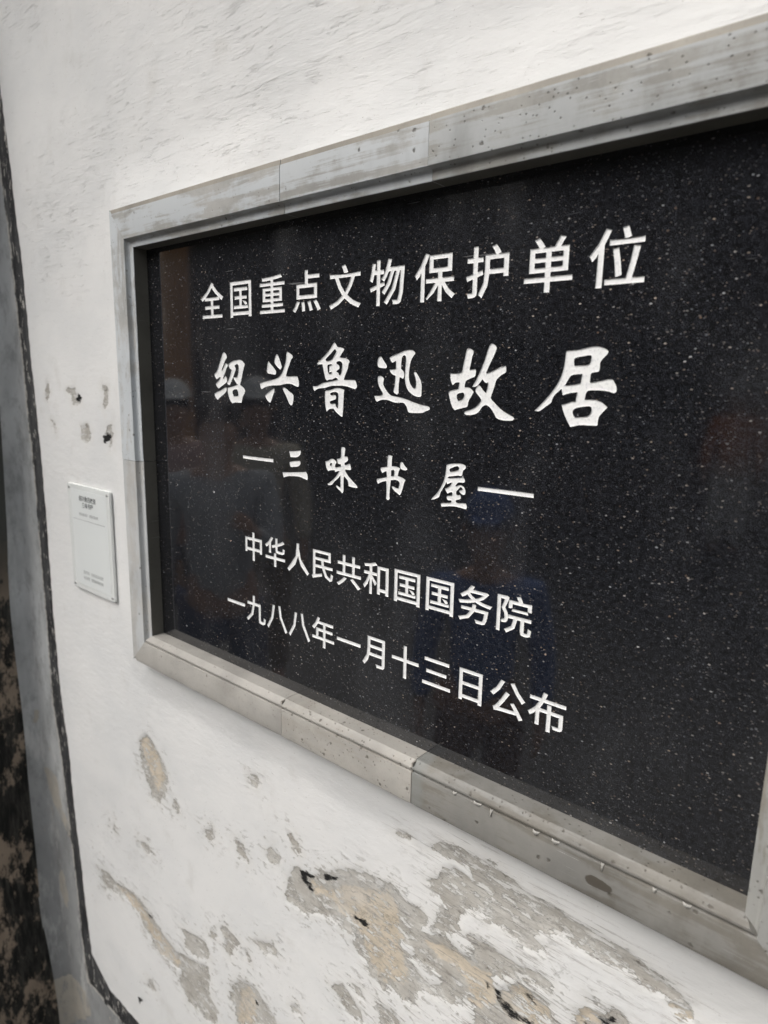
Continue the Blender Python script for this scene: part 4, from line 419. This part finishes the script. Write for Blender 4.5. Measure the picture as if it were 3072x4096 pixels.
# ------------------------------------------------------------------ the stone plaque: frame, slab, lettering
W, H = .7239, .5                    # black slab
KK = .625
plaque = tag(empty('stone_plaque', (0, 0, 0)), 'large black granite plaque with white engraved Chinese characters in a moulded grey stone frame', 'plaque')
RE = .0181; FR = .0244; IN = .0094   # depth of the inner fillet and of the frame face, width of the fillet
def arc(cx, cy, r, a0, a1, n=4): return [(cx + r * math.cos(math.radians(a0 + (a1 - a0) * i / n)), cy + r * math.sin(math.radians(a0 + (a1 - a0) * i / n))) for i in range(n + 1)]
def profile(kind, ow):
    b = .0007
    if kind == 'bottom':             # proud bead between face and reveal
        P = [(0, -.004), (0, RE - .0010)] + arc(.0010, RE - .0008, .0010, 180, 120, 2)
        P += [(.0022, .0200), (.0040, .0224)] + arc(.0062, .0223, .0024, 140, 10, 6)[1:] + [(.0090, .0222), (.0094, .0218), (.0098, .0222)]
        P += [(.0101, FR - .0004), (.0108, FR)]
    else:
        P = [(0, -.004), (0, RE - b)] + arc(b, RE - b, b, 180, 90, 3) + [(.0060, RE), (.0078, RE + .0003), (.0088, RE + .0013), (IN, RE + .0030), (IN, FR - b)] + arc(IN + b, FR - b, b, 180, 90, 3)
    st = .0050 if kind == 'top' else 0
    if st: P += [(ow - st - .0003, FR), (ow - st, FR - .0010), (ow - .0008, FR - .0012), (ow, FR - .002)]
    elif kind == 'bottom': P += [(.0375, FR), (ow - b, FR)] + arc(ow - b, FR - b, b, 90, 0, 3)[1:]
    else: P += [(ow - b, FR)] + arc(ow - b, FR - b, b, 90, 0, 3)[1:]
    P += [(ow, -.002)]
    return P
OL, OR_, OT, OB = .0406, .0406, .0469, .0425
def member(side, a, b, mat, label=None, lift=0.0):
    """one stone of the frame between positions a and b along its side; None runs into the mitre"""
    ow = {'bottom': OB, 'top': OT, 'left': OL, 'right': OR_}[side]; P = profile(side if side in ('bottom', 'top') else 'side', ow)
    L = W if side in ('bottom', 'top') else H
    oe0, oe1 = {'bottom': (OL, OR_), 'top': (OL, OR_), 'left': (OB, OT), 'right': (OB, OT)}[side]
    n = 2 + int(abs((b or L) - (a or 0)) / .006); V = []; F = []; m = len(P); seed = random.random() * 50
    for i in range(n + 1):
        t = i / n
        for (u, d) in P:
            s0 = a + .0003 if a is not None else -u * oe0 / ow; s1 = b - .0003 if b is not None else L + u * oe1 / ow
            if side == 'bottom' and a is None and u > .0376: s0 += (u - .0375) * 1.9
            s = s0 + (s1 - s0) * t
            e = mnoise.noise(Vector((s * 45, u * 60, seed))) * .00022 + mnoise.noise(Vector((s * 160, u * 200, seed + 9))) * .00012
            if d < .015: e = 0
            ed = 0
            if a is not None and i == 0 or b is not None and i == n: e -= .0003
            q = {'bottom': (s, -u), 'top': (s, H + u), 'left': (-u, s), 'right': (W + u, s)}[side]
            V.append((q[0], -(d + e + (lift if d > .004 else 0)), q[1]))
    for i in range(n):
        for j in range(m - 1): F.append((i * m + j, (i + 1) * m + j, (i + 1) * m + j + 1, i * m + j + 1))
    F.append(tuple(range(m))); F.append(tuple(n * m + j for j in range(m))[::-1])
    o = mesh_obj('frame_stone', V, F, mat, plaque, False)
    bm = bmesh.new(); bm.from_mesh(o.data); bmesh.ops.recalc_face_normals(bm, faces=bm.faces[:]); bm.to_mesh(o.data); bm.free()
    for p in o.data.polygons: p.use_smooth = len(p.vertices) == 4
    o.data.set_sharp_from_angle(angle=math.radians(38))
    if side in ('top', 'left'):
        o.data.materials.append(M_ST_REV_SHADE); o.data.materials.append(M_ST_RIM)
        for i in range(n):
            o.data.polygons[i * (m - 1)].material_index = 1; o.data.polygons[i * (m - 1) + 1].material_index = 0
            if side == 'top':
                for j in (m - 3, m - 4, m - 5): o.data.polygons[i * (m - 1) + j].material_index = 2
    if label: o['label'] = label
    return o
random.seed(3)
J = [.431 * KK, .719 * KK]; JT = [.438 * KK, .7140 * KK]; JL = .3815 * KK
member('bottom', None, J[0] , M_ST_BOT, 'smooth beige grey stone at the lower left corner')
member('bottom', J[0], J[1], M_ST_BOT2, 'beige stone with many small dark pits', .0002)
member('bottom', J[1], None, M_ST_BOT3, 'brown weathered stone with paint drips at the lower right', -.0003)
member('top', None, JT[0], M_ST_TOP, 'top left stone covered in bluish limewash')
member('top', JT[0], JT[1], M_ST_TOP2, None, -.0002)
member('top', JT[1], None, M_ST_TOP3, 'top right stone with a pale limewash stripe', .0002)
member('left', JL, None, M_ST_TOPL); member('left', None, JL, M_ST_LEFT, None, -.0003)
member('right', JL, None, M_ST_R); member('right', None, JL, M_ST_R, None, .0002)
# mortar showing in the joints
for x in J:
    v, f = box_data(x - .0008, x + .0008, -.0236, -.0, -OB + .0008, -.0008); mesh_obj('mortar_joint', v, f, M_GROUT, plaque)
for x in JT:
    v, f = box_data(x - .0008, x + .0008, -.0172, -.0, H + .0010, H + OT - .0012); mesh_obj('mortar_joint', v, f, M_GROUT, plaque)

# drips of old limewash hanging from the bead of the last stone
M_DRIP = mat_plain('limewash_drip', (.50, .485, .45), .7, .3, .15, 60)
for i, (x, h, w) in enumerate(((.497, .0014, .004), (.534, .0045, .0026), (.575, .0018, .006), (.592, .0013, .007), (.630, .0046, .0024), (.668, .0016, .003), (.520, .0008, .008), (.69, .0008, .006))):
    mb = MB(); n = 9; top = [(x + w * (q / (n - 1) - .5), -.0231 - .0012 * math.sin(PI * q / (n - 1)), -.0088) for q in range(n)]
    bot = [(x + w * (q / (n - 1) - .5) * .8, -.0247 - .0004 * math.sin(PI * q / (n - 1)), -.0102 - h * (math.sin(PI * q / (n - 1)) ** .8 + .25 * math.sin(q * 2.3 + i))) for q in range(n)]
    bk = [(a, -.0238, c) for a, b, c in bot]
    mb.add(top + bot + bk, [(j, j + 1, n + j + 1, n + j) for j in range(n - 1)] + [(n + j, n + j + 1, 2 * n + j + 1, 2 * n + j) for j in range(n - 1)])
    mb.build('limewash_drip', M_DRIP, plaque, True)

# lettering outlines
chars = []                              # (name, label, loops in metres on the slab)
def row(txt, size, x0, pitch, base, where):
    for i, ch in enumerate(txt):
        loops = [[(x0 + pitch * i + (q[k] / 1000 - .5) * size, base + q[k + 1] / 1000 * size) for k in range(0, len(q), 2)] for q in GL[ch]]
        chars.append((ch, where, loops))
row('全国重点文物保护单位', .067 * KK, .2092 * KK, .08218 * KK, .6642 * KK, 'top row')
row('中华人民共和国国务院', .0567 * KK, .3150 * KK, .05933 * KK, .2290 * KK, 'fourth row')
row('一九八八年一月十三日公布', .0560 * KK, .2601 * KK, .05873 * KK, .1093 * KK, 'bottom row')
NM = dict(shao='绍', xing='兴', lu='鲁', xun='迅', gu='故', ju='居', san='三', wei='味', shu='书', wu='屋', dash1='—', dash2='—')
for k_, loops in CAL.items():
    where = 'brush style second row' if k_ in ('shao', 'xing', 'lu', 'xun', 'gu', 'ju') else 'brush style third row'
    chars.append((NM[k_], where, [[(P[i] / 1e5, P[i + 1] / 1e5) for i in range(0, len(P), 2)] for P in loops]))
def fill(loops, rect=None):
    cu = bpy.data.curves.new('tmp', 'CURVE'); cu.dimensions = '2D'; cu.fill_mode = 'FRONT' if True else 'BOTH'
    LL = list(loops)
    if rect: LL = [[(rect[0], rect[2]), (rect[1], rect[2]), (rect[1], rect[3]), (rect[0], rect[3])]] + LL
    for P in LL:
        s = cu.splines.new('POLY'); s.points.add(len(P) - 1); s.use_cyclic_u = True
        for i, (a, b) in enumerate(P): s.points[i].co = (a * 100, b * 100, 0, 1)
    o = bpy.data.objects.new('tmp', cu); sc.collection.objects.link(o)
    bpy.context.view_layer.update()
    me = o.evaluated_get(bpy.context.evaluated_depsgraph_get()).to_mesh()
    V = [(v.co.x / 100, v.co.y / 100) for v in me.vertices]; F = [tuple(p.vertices) for p in me.polygons]
    bpy.data.objects.remove(o); bpy.data.curves.remove(cu)
    return V, F
def orient(V, F):                       # faces towards the viewer (-y)
    out = []
    for f in F:
        a, b, c = (V[i] for i in f[:3]); ar = (b[0] - a[0]) * (c[1] - a[1]) - (b[1] - a[1]) * (c[0] - a[0])
        out.append(f if ar > 0 else f[::-1])
    return out
V, F = fill([P for c in chars for P in c[2]], (-.004, W + .004, -.004, H + .004))
F = orient(V, F); slabV = [(a, 0, b) for a, b in V]
slab = mesh_obj('granite_slab', slabV, F, M_GRAN, plaque)
bv, bf = box_data(-.004, W + .004, .0016, .012, -.004, H + .004)
mesh_obj('slab_back', bv, bf, M_GRAN, plaque)
DEP = .0006
for ch, where, loops in chars:
    V, F = fill(loops); F = orient(V, F); n0 = len(V)
    vv = [(a, DEP, b) for a, b in V]; ff = list(F)
    for P in loops:
        base = len(vv); n = len(P)
        vv += [(a, 0, b) for a, b in P] + [(a, DEP, b) for a, b in P]
        ff += [(base + i, base + (i + 1) % n, base + n + (i + 1) % n, base + n + i) for i in range(n)]
    o = mesh_obj('engraved_dash' if ch == '—' else 'engraved_character', vv, ff, M_ENG, plaque)
    o['label'] = ('white engraved dash in the %s' if ch == '—' else 'white engraved character ' + ch + ' in the %s') % where

# ------------------------------------------------------------------ small acrylic sign
YS = -.0062
sign = tag(empty('acrylic_sign', (-.184, .0, .1)), 'small pale acrylic sign with black lettering on the white wall left of the plaque', 'sign')
def sg(x, z): return (x + .184, z - .1)
def quad_plate(name, x0, x1, z0, z1, ya, yb, m, bev=.0006, r=.004):
    pts = []
    for cx_, cz_, a0 in ((x1 - r, z1 - r, 0), (x0 + r, z1 - r, 90), (x0 + r, z0 + r, 180), (x1 - r, z0 + r, 270)):
        for i in range(5): a = math.radians(a0 + 22.5 * i); pts.append((cx_ + r * math.cos(a), cz_ + r * math.sin(a)))
    n = len(pts); v = [(a, ya, b) for a, b in pts] + [(a, yb, b) for a, b in pts]
    f = [tuple(range(n)), tuple(range(n, 2 * n))[::-1]] + [(i, (i + 1) % n, n + (i + 1) % n, n + i) for i in range(n)]
    mb = MB(); mb.add(v, f); return mb.build(name, m, sign, bevel=bev)
k = NT('frosted_acrylic'); M_ACR = k.fin((.84, .86, .84), .16, None, .5); k.b.inputs['Transmission Weight'].default_value = .0
k.b.inputs['Coat Weight'].default_value = .6; k.b.inputs['Coat Roughness'].default_value = .05
M_PRINT = mat_plain('printed_pale_panel', (.79, .815, .805), .35, .4, .02); M_BLK = mat_plain('black_print', (.035, .038, .04), .6, .2, .1); M_GRY = mat_plain('grey_print', (.12, .125, .125), .6, .2, .1)
M_STEEL = mat_plain('dull_steel', (.5, .5, .5), .35, .5, .1, metal=1)
sx0, sx1, sz0, sz1 = -.2485 + .184, -.1195 + .184, .0160 - .1, .1832 - .1
quad_plate('acrylic_plate', sx0, sx1, sz0, sz1, -.0010, -.0052, M_ACR)
quad_plate('printed_panel', sx0 + .0105, sx1 - .0095, sz0 + .0085, sz1 - .0075, -.0052, -.0054, M_PRINT, .00005, .0015)
for a in (sx0 + .006, sx1 - .006):
    for b in (sz0 + .006, sz1 - .006):
        mb = MB(); mb.tube([(a, -.0048, b), (a, -.0060, b), (a, -.0064, b)], [.0022, .0022, .0014], 14); mb.build('screw_cap', M_STEEL, sign, True)
def sign_text(txt, size, cx_, base, name='lettering', m=None, asp=1):
    vv, ff = [], []; n = len(txt)
    for i, ch in enumerate(txt):
        loops = [[(cx_ + (i - n / 2 + q[k] / 1000) * size * asp, base + q[k + 1] / 1000 * size) for k in range(0, len(q), 2)] for q in GL[ch]]
        V, F = fill(loops); F = orient(V, F); b0 = len(vv); vv += [(a, -.00555, b) for a, b in V]; ff += [tuple(b0 + j for j in f) for f in F]
    return mesh_obj(name, vv, ff, m or M_BLK, sign)
cx_ = -.1853 + .184
sign_text('绍兴鲁迅故居', .0087, cx_, .1600 - .1)
sign_text('三味书屋', .0087, cx_, .1500 - .1)
def tiny_line(x0, x1, z0, z1, h, gap_at, name='small_print', step=.0046):
    vv, ff = [], []; n = int((x1 - x0) / step); r = random.Random(int(z0 * 1e5))
    for i in range(n):
        if i in gap_at: continue
        t = (i + .5) / n; x = x0 + (x1 - x0) * t; z = z0 + (z1 - z0) * t
        for q in range(4):
            zz = z + h * (q / 3 - .5); w = step * .36 * (.6 + .4 * r.random())
            v, f = [(x - w, -.00555, zz - h * .05), (x + w, -.00555, zz - h * .05), (x + w, -.00555, zz + h * .07), (x - w, -.00555, zz + h * .07)], [(0, 1, 2, 3)]
            b0 = len(vv); vv += v; ff.append(tuple(b0 + j for j in f[0]))
        xs = x + step * .2 * (r.random() - .5)
        b0 = len(vv); vv += [(xs - .0003, -.00556, z - h * .55), (xs + .0003, -.00556, z - h * .55), (xs + .0003, -.00556, z + h * .55), (xs - .0003, -.00556, z + h * .55)]; ff.append((b0, b0 + 1, b0 + 2, b0 + 3))
    return mesh_obj(name, vv, ff, M_GRY, sign)
tiny_line(-.2146 + .184, -.1542 + .184, .1385 - .1, .1385 - .1, .0036, (6,))
tiny_line(-.2115 + .184, -.1500 + .184, .0462 - .1, .0462 - .1, .0040, (4,))
tiny_line(-.2115 + .184, -.1500 + .184, .0370 - .1, .0370 - .1, .0040, (4,))
v, f = box_data(-.234 + .184, -.1360 + .184, -.00556, -.00545, .1293 - .1, .1297 - .1); mesh_obj('rule_line', v, f, M_GRY, sign)
# ------------------------------------------------------------------ the lane in front of the wall (seen in the polished slab)
M_PAVE = mat_plain('worn_paving', (.13, .128, .12), .8, .3, .25, 6)
M_TIMB = mat_plain('dark_painted_timber', (.14, .13, .125), .6, .3, .3, 8, stretch=(1, 1, .1))
M_OPP = mat_plain('opposite_wall_render', (.30, .29, .27), .85, .2, .2, 2)
M_ROOF = mat_plain('grey_roof_tiles', (.05, .052, .055), .7, .3, .3, 12)
M_BARK = mat_plain('brown_bark', (.62, .36, .19), .9, .2, .4, 14, stretch=(1, 1, .3)); M_LEAF = mat_plain('green_foliage', (.045, .075, .03), .7, .3, .4, 9)
v, f = box_data(-30, 30, -30, .4, -1.60, -1.35); g = mesh_obj('ground', v, f, M_PAVE); tag(g, kind='structure')
opp = tag(empty('timber_house', (0, -7.5, -1.35)), 'dark timber fronted house across the lane', 'house')
mb = MB(); mb.box(-12, 9, -4.0, 0, 0, 4.8); mb.build('wall', M_TIMB, opp)
for i in range(14):
    mb = MB(); x = -11.6 + i * 1.5; mb.box(x, x + .14, .002, .10, 0, 4.7); mb.build('post', M_TIMB, opp)
    mb = MB(); mb.box(x + .25, x + 1.35, .002, .05, .9, 2.3); mb.build('window', M_OPP if i % 3 == 1 else M_ROOF, opp)
mb = MB(); mb.add([(-12.3, .9, 4.85), (9.3, .9, 4.85), (9.3, -2, 6.5), (-12.3, -2, 6.5), (-12.3, .9, 4.75), (9.3, .9, 4.75), (9.3, -2, 6.3), (-12.3, -2, 6.3)], [(0, 1, 2, 3), (7, 6, 5, 4), (0, 4, 5, 1), (2, 6, 7, 3), (0, 3, 7, 4), (1, 5, 6, 2)]); mb.build('roof', M_ROOF, opp)
v, f = box_data(-1.6, 1.2, -.12, .12, 0, 1.62)
lw = tag(empty('garden_wall', (-7.2, -4.0, -1.35)), 'low whitewashed garden wall with a tiled coping across the lane', 'wall'); mesh_obj('wall_face', v, f, mat_plain('garden_wall_white', (.85, .85, .83), .8, .2, .04, 4), lw)
v, f = box_data(-1.65, 1.25, -.2, .2, 1.623, 1.70); mesh_obj('coping', v, f, M_ROOF, lw)
tr = tag(empty('street_tree', (-3.95, -2.60, -1.35)), 'brown trunked tree with leafy green crown across the lane', 'tree')
mb = MB(); mb.tube([(0, 0, 0), (.03, .02, .8), (-.02, 0, 1.9), (.06, .03, 3.0), (.1, 0, 4.5)], [.17, .14, .12, .11, .06], 14)
for a, h in ((.4, 3.1), (2.2, 3.3), (3.9, 3.2), (5.3, 3.6)): mb.tube([(0, 0, h), (.5 * math.cos(a), .5 * math.sin(a), h + .5), (1.0 * math.cos(a), 1.0 * math.sin(a), h + 1.1)], [.07, .045, .02], 8)
mb.build('trunk', M_BARK, tr, True)
rr = random.Random(8); vv, ff = [], []
for _ in range(230):
    c = Vector((rr.gauss(.5, 1.0), rr.gauss(0, .9), 4.3 + rr.gauss(0, .5)))
    for _ in range(34):
        p = c + Vector((rr.gauss(0, .16), rr.gauss(0, .16), rr.gauss(0, .13))); a = Vector((rr.gauss(0, 1), rr.gauss(0, 1), rr.gauss(0, .6))).normalized() * .05; b = a.orthogonal().normalized() * .026
        n = len(vv); vv += [tuple(p - a), tuple(p + b), tuple(p + a), tuple(p - b)]; ff.append((n, n + 1, n + 2, n + 3))
tag(mesh_obj('crown', vv, ff, M_LEAF, tr), kind='stuff')

def skin(name, chains, m, parent, sub=1):
    """chains: list of [(point, radius), ...]; a chain may start on an existing point"""
    V, R_, E = [], [], []
    def idx(p, r):
        for i, q in enumerate(V):
            if (Vector(q) - Vector(p)).length < 1e-5: return i
        V.append(tuple(p)); R_.append(r); return len(V) - 1
    for ch in chains:
        last = None
        for p, r in ch:
            i = idx(p, r)
            if last is not None and last != i: E.append((last, i))
            last = i
    me = bpy.data.meshes.new(name); me.from_pydata(V, E, []); me.materials.append(m)
    o = bpy.data.objects.new(name, me); link(o, parent)
    s = o.modifiers.new('skin', 'SKIN'); s.use_smooth_shade = True
    for i, sv in enumerate(me.skin_vertices[0].data): sv.radius = (R_[i], R_[i]); sv.use_root = i == 0
    if sub: b = o.modifiers.new('sub', 'SUBSURF'); b.levels = b.render_levels = sub
    return o
M_SKIN = mat_plain('skin', (.50, .31, .22), .5, .4, .06); M_HAIR = mat_plain('black_hair', (.012, .010, .009), .5, .5, .2)
def cloth(name, c): return mat_plain(name, c, .85, .2, .12, 30)
def person(label, loc, rz, s, shirt_m, leg_m, hands, cap=None, group=None):
    """standing figure in its own frame: +y is forward, hands = (left target, right target) or None for arms at the side"""
    r = tag(empty('person', loc), label, 'person'); r.rotation_euler = (0, 0, rz); r.scale = (s, s, s)
    def arm(side, tgt):
        sh = Vector((side * .19, 0, 1.42))
        if tgt is None: el, wr = Vector((side * .25, -.03, 1.13)), Vector((side * .25, .06, .88))
        else:
            wr = Vector(tgt); mid = (sh + wr) / 2; el = mid + Vector((side * .05, -.02, -.20))
        d = (wr - el).normalized(); return sh, el, wr, d
    legs, trs, shoes = [], [], []
    pel = (0, 0, .95)
    for sd in (-1, 1):
        hip, kn, an, toe = (sd * .095, 0, .88), (sd * .10, .02, .49), (sd * .10, -.02, .09), (sd * .115, .15, .03)
        legs.append([(pel, .12), (hip, .085), (kn, .052), (an, .036), (toe, .030)])
        trs.append([((0, 0, .96), .135), ((sd * .10, 0, .86), .105), ((sd * .105, .02, .49), .078), ((sd * .105, -.02, .11), .062)])
        shoes.append([((sd * .105, -.05, .05), .045), ((sd * .11, .06, .045), .048), ((sd * .12, .17, .035), .036)])
    torso = [(pel, .12), ((0, .005, 1.12), .115), ((0, .0, 1.32), .13), ((0, 0, 1.43), .085), ((0, .01, 1.50), .052), ((0, .03, 1.56), .055), ((0, .035, 1.62), .088), ((0, .03, 1.70), .085)]
    arms, slv = [], []
    for sd, tg in ((-1, hands[0]), (1, hands[1])):
        sh, el, wr, d = arm(sd, tg)
        palm = wr + d * .05; arms.append([((0, 0, 1.43), .085), (tuple(sh), .05), (tuple(el), .040), (tuple(wr), .026), (tuple(palm), .030)])
        lat = d.cross(Vector((0, 0, 1))).normalized() if abs(d.z) < .95 else Vector((0, 1, 0)); up = lat.cross(d).normalized()
        for i in range(4):
            k0 = palm + up * (.024 - .016 * i) + d * .03; k1 = k0 + d * (.030 + .004 * (i in (1, 2))) - lat * sd * .008; k2 = k1 + d * .022 - lat * sd * .016
            arms.append([(tuple(palm), .030), (tuple(k0), .010), (tuple(k1), .009), (tuple(k2), .0075)])
        th = palm + up * .03 - lat * sd * .015; arms.append([(tuple(palm), .030), (tuple(th), .012), (tuple(th + d * .028 - lat * sd * .012), .009)])
        cuff = el.lerp(wr, .85); slv.append([((0, 0, 1.40), .125), (tuple(sh), .072), (tuple(el), .058), (tuple(cuff), .046)])
    b = skin('body', [torso] + legs + arms, M_SKIN, r)
    skin('shirt', [[((0, 0, .90), .150), ((0, .005, 1.12), .145), ((0, 0, 1.30), .155), ((0, 0, 1.40), .125), ((0, .005, 1.475), .062)]] + slv, shirt_m, r)
    skin('trousers', trs, leg_m, r); 
    for q in shoes: skin('shoe', [q], M_HAIR, r)
    hr = MB(); bm = bmesh.new(); bmesh.ops.create_uvsphere(bm, u_segments=20, v_segments=14, radius=1)
    for v in bm.verts:
        v.co = Vector((v.co.x * .092, v.co.y * .104 + .018, v.co.z * .118 + 1.695))
    bmesh.ops.delete(bm, geom=[v for v in bm.verts if (v.co.y > .045 and v.co.z < 1.735) or v.co.z < 1.62], context='VERTS')
    me = bpy.data.meshes.new('hair'); bm.to_mesh(me); bm.free(); me.materials.append(M_HAIR); link(bpy.data.objects.new('hair', me), r)
    fc = MB(); fc.tube([(0, .118, 1.69), (0, .140, 1.655), (0, .125, 1.648)], [.008, .013, .008], 8); fc.build('nose', M_SKIN, r, True)
    for sx in (-1, 1):
        e = MB(); e.tube([(sx * .032, .112, 1.692), (sx * .032, .121, 1.692)], [.012, .006], 10); e.build('eye', M_HAIR, r, True)
        e = MB(); e.tube([(sx * .086, .03, 1.69), (sx * .098, .022, 1.68), (sx * .090, .03, 1.655)], [.010, .013, .007], 8); e.build('ear', M_SKIN, r, True)
    e = MB(); e.tube([(-.022, .116, 1.622), (0, .124, 1.620), (.022, .116, 1.622)], [.004, .006, .004], 8); e.build('mouth', mat_plain('lips', (.35, .15, .12), .5, .4, .05), r, True)
    if cap:
        bm = bmesh.new(); bmesh.ops.create_uvsphere(bm, u_segments=24, v_segments=14, radius=1)
        bmesh.ops.delete(bm, geom=[v for v in bm.verts if v.co.z < -.05], context='VERTS')
        for v in bm.verts: v.co = Vector((v.co.x * .100, v.co.y * .112 + .02, v.co.z * .105 + 1.735))
        me = bpy.data.meshes.new('cap'); bm.to_mesh(me); bm.free(); me.materials.append(cap); link(bpy.data.objects.new('cap', me), r)
        pk = MB(); pk.add([(-.07, .11, 1.738), (.07, .11, 1.738), (.045, .19, 1.726), (-.045, .19, 1.726), (-.07, .11, 1.744), (.07, .11, 1.744), (.045, .19, 1.731), (-.045, .19, 1.731)], [(3, 2, 1, 0), (4, 5, 6, 7), (0, 1, 5, 4), (2, 3, 7, 6), (1, 2, 6, 5), (3, 0, 4, 7)]); pk.build('peak', cap, r)
    return r
def aim(x, y, tx, ty): return math.atan2(ty - y, tx - x) - PI / 2
# the visitor taking the picture, and two more reading the plaque from the left
hx, hy = 1.035, -.785; rz0 = aim(hx, hy, .773, -.466)
inv = Matrix.Rotation(-rz0, 3, 'Z')
def loc_of(p): q = inv @ (Vector(p) - Vector((hx, hy, -1.35))); return tuple(q)
cp = Vector((.77313, -.466085, .33977)); up_ = -Ry; rt_ = Rx; fw_ = Rz
ph_c = cp - fw_ * .014 - up_ * .045
person('adult in a dark jacket standing close, raising a phone to the plaque', (hx, hy, -1.35), rz0, 1.0, cloth('dark_jacket', (.03, .032, .04)), cloth('dark_trousers', (.02, .02, .025)),
       (loc_of(ph_c - rt_ * .075 - fw_ * .07 - up_ * .05), loc_of(ph_c + rt_ * .075 - fw_ * .07 - up_ * .05)))
person('adult in a grey shirt standing to the left, reading the plaque', (-1.30, -1.05, -1.35), aim(-1.3, -1.05, .2, 0), .92, cloth('grey_shirt', (.46, .48, .50)), cloth('blue_jeans', (.05, .07, .13)), (None, (.10, .38, 1.30)))
person('child in a blue cap and blue shirt standing before the plaque', (-.22, -1.25, -1.35), aim(-.22, -1.25, .4, 0), .76, cloth('blue_shirt', (.14, .22, .46)), cloth('brown_shorts', (.2, .13, .09)), (None, None), cloth('blue_cap', (.12, .20, .45)))
wcap = cloth('white_cap', (.88, .88, .86))
person('adult in a white cap and pale pink shirt waiting behind the others', (-2.42, -1.58, -1.35), aim(-2.42, -1.58, .2, 0), .93, cloth('pink_shirt', (.62, .45, .42)), cloth('grey_trousers', (.12, .12, .13)), (None, None), wcap)
person('adult in a white cap and cream shirt waiting behind the others', (-1.92, -1.75, -1.35), aim(-1.92, -1.75, .2, 0), .94, cloth('cream_shirt', (.70, .64, .52)), cloth('tan_trousers', (.25, .2, .14)), (None, None), wcap)
person('adult in a white cap and orange shirt farther across the lane', (-.72, -7.0, -1.35), aim(-.72, -7.0, 0, 0), 1.0, cloth('orange_shirt', (.75, .28, .12)), cloth('white_trousers', (.7, .7, .68)), (None, None), wcap)
ph = MB(); ph.box(-.037, .037, -.080, .080, -.0042, .0042); po = ph.build('phone', M_HAIR, None, bevel=.003)
po.matrix_world = Matrix(((rt_.x, up_.x, -fw_.x, ph_c.x), (rt_.y, up_.y, -fw_.y, ph_c.y), (rt_.z, up_.z, -fw_.z, ph_c.z), (0, 0, 0, 1)))
tag(po, 'black phone held up in both hands in front of the plaque', 'phone')

ev = tag(empty('added_shade_eave', (0, 0, 1.85)), 'unseen grey tiled eave added high over the wall to shade it', 'roof')  # out-of-view eave, added to darken the upper wall
mb = MB(); mb.add([(-2.5, .3, .32), (4, .3, .32), (4, -.62, 0), (-2.5, -.62, 0), (-2.5, .3, .27), (4, .3, .27), (4, -.62, -.05), (-2.5, -.62, -.05)], [(0, 1, 2, 3), (7, 6, 5, 4), (0, 4, 5, 1), (2, 6, 7, 3), (0, 3, 7, 4), (1, 5, 6, 2)]); mb.build('roof_deck', M_TIMB, ev)
t0 = None
for i in range(40):
    x = -2.45 + i * .162
    if t0 is None:
        mb = MB(); mb.tube([(0, .28, .345), (0, -.66, .018)], .045, 10); t0 = mb.build('roof_tile', M_ROOF, ev, True); t0.location.x = x
    else: q = t0.copy(); COL.objects.link(q); q.location.x = x
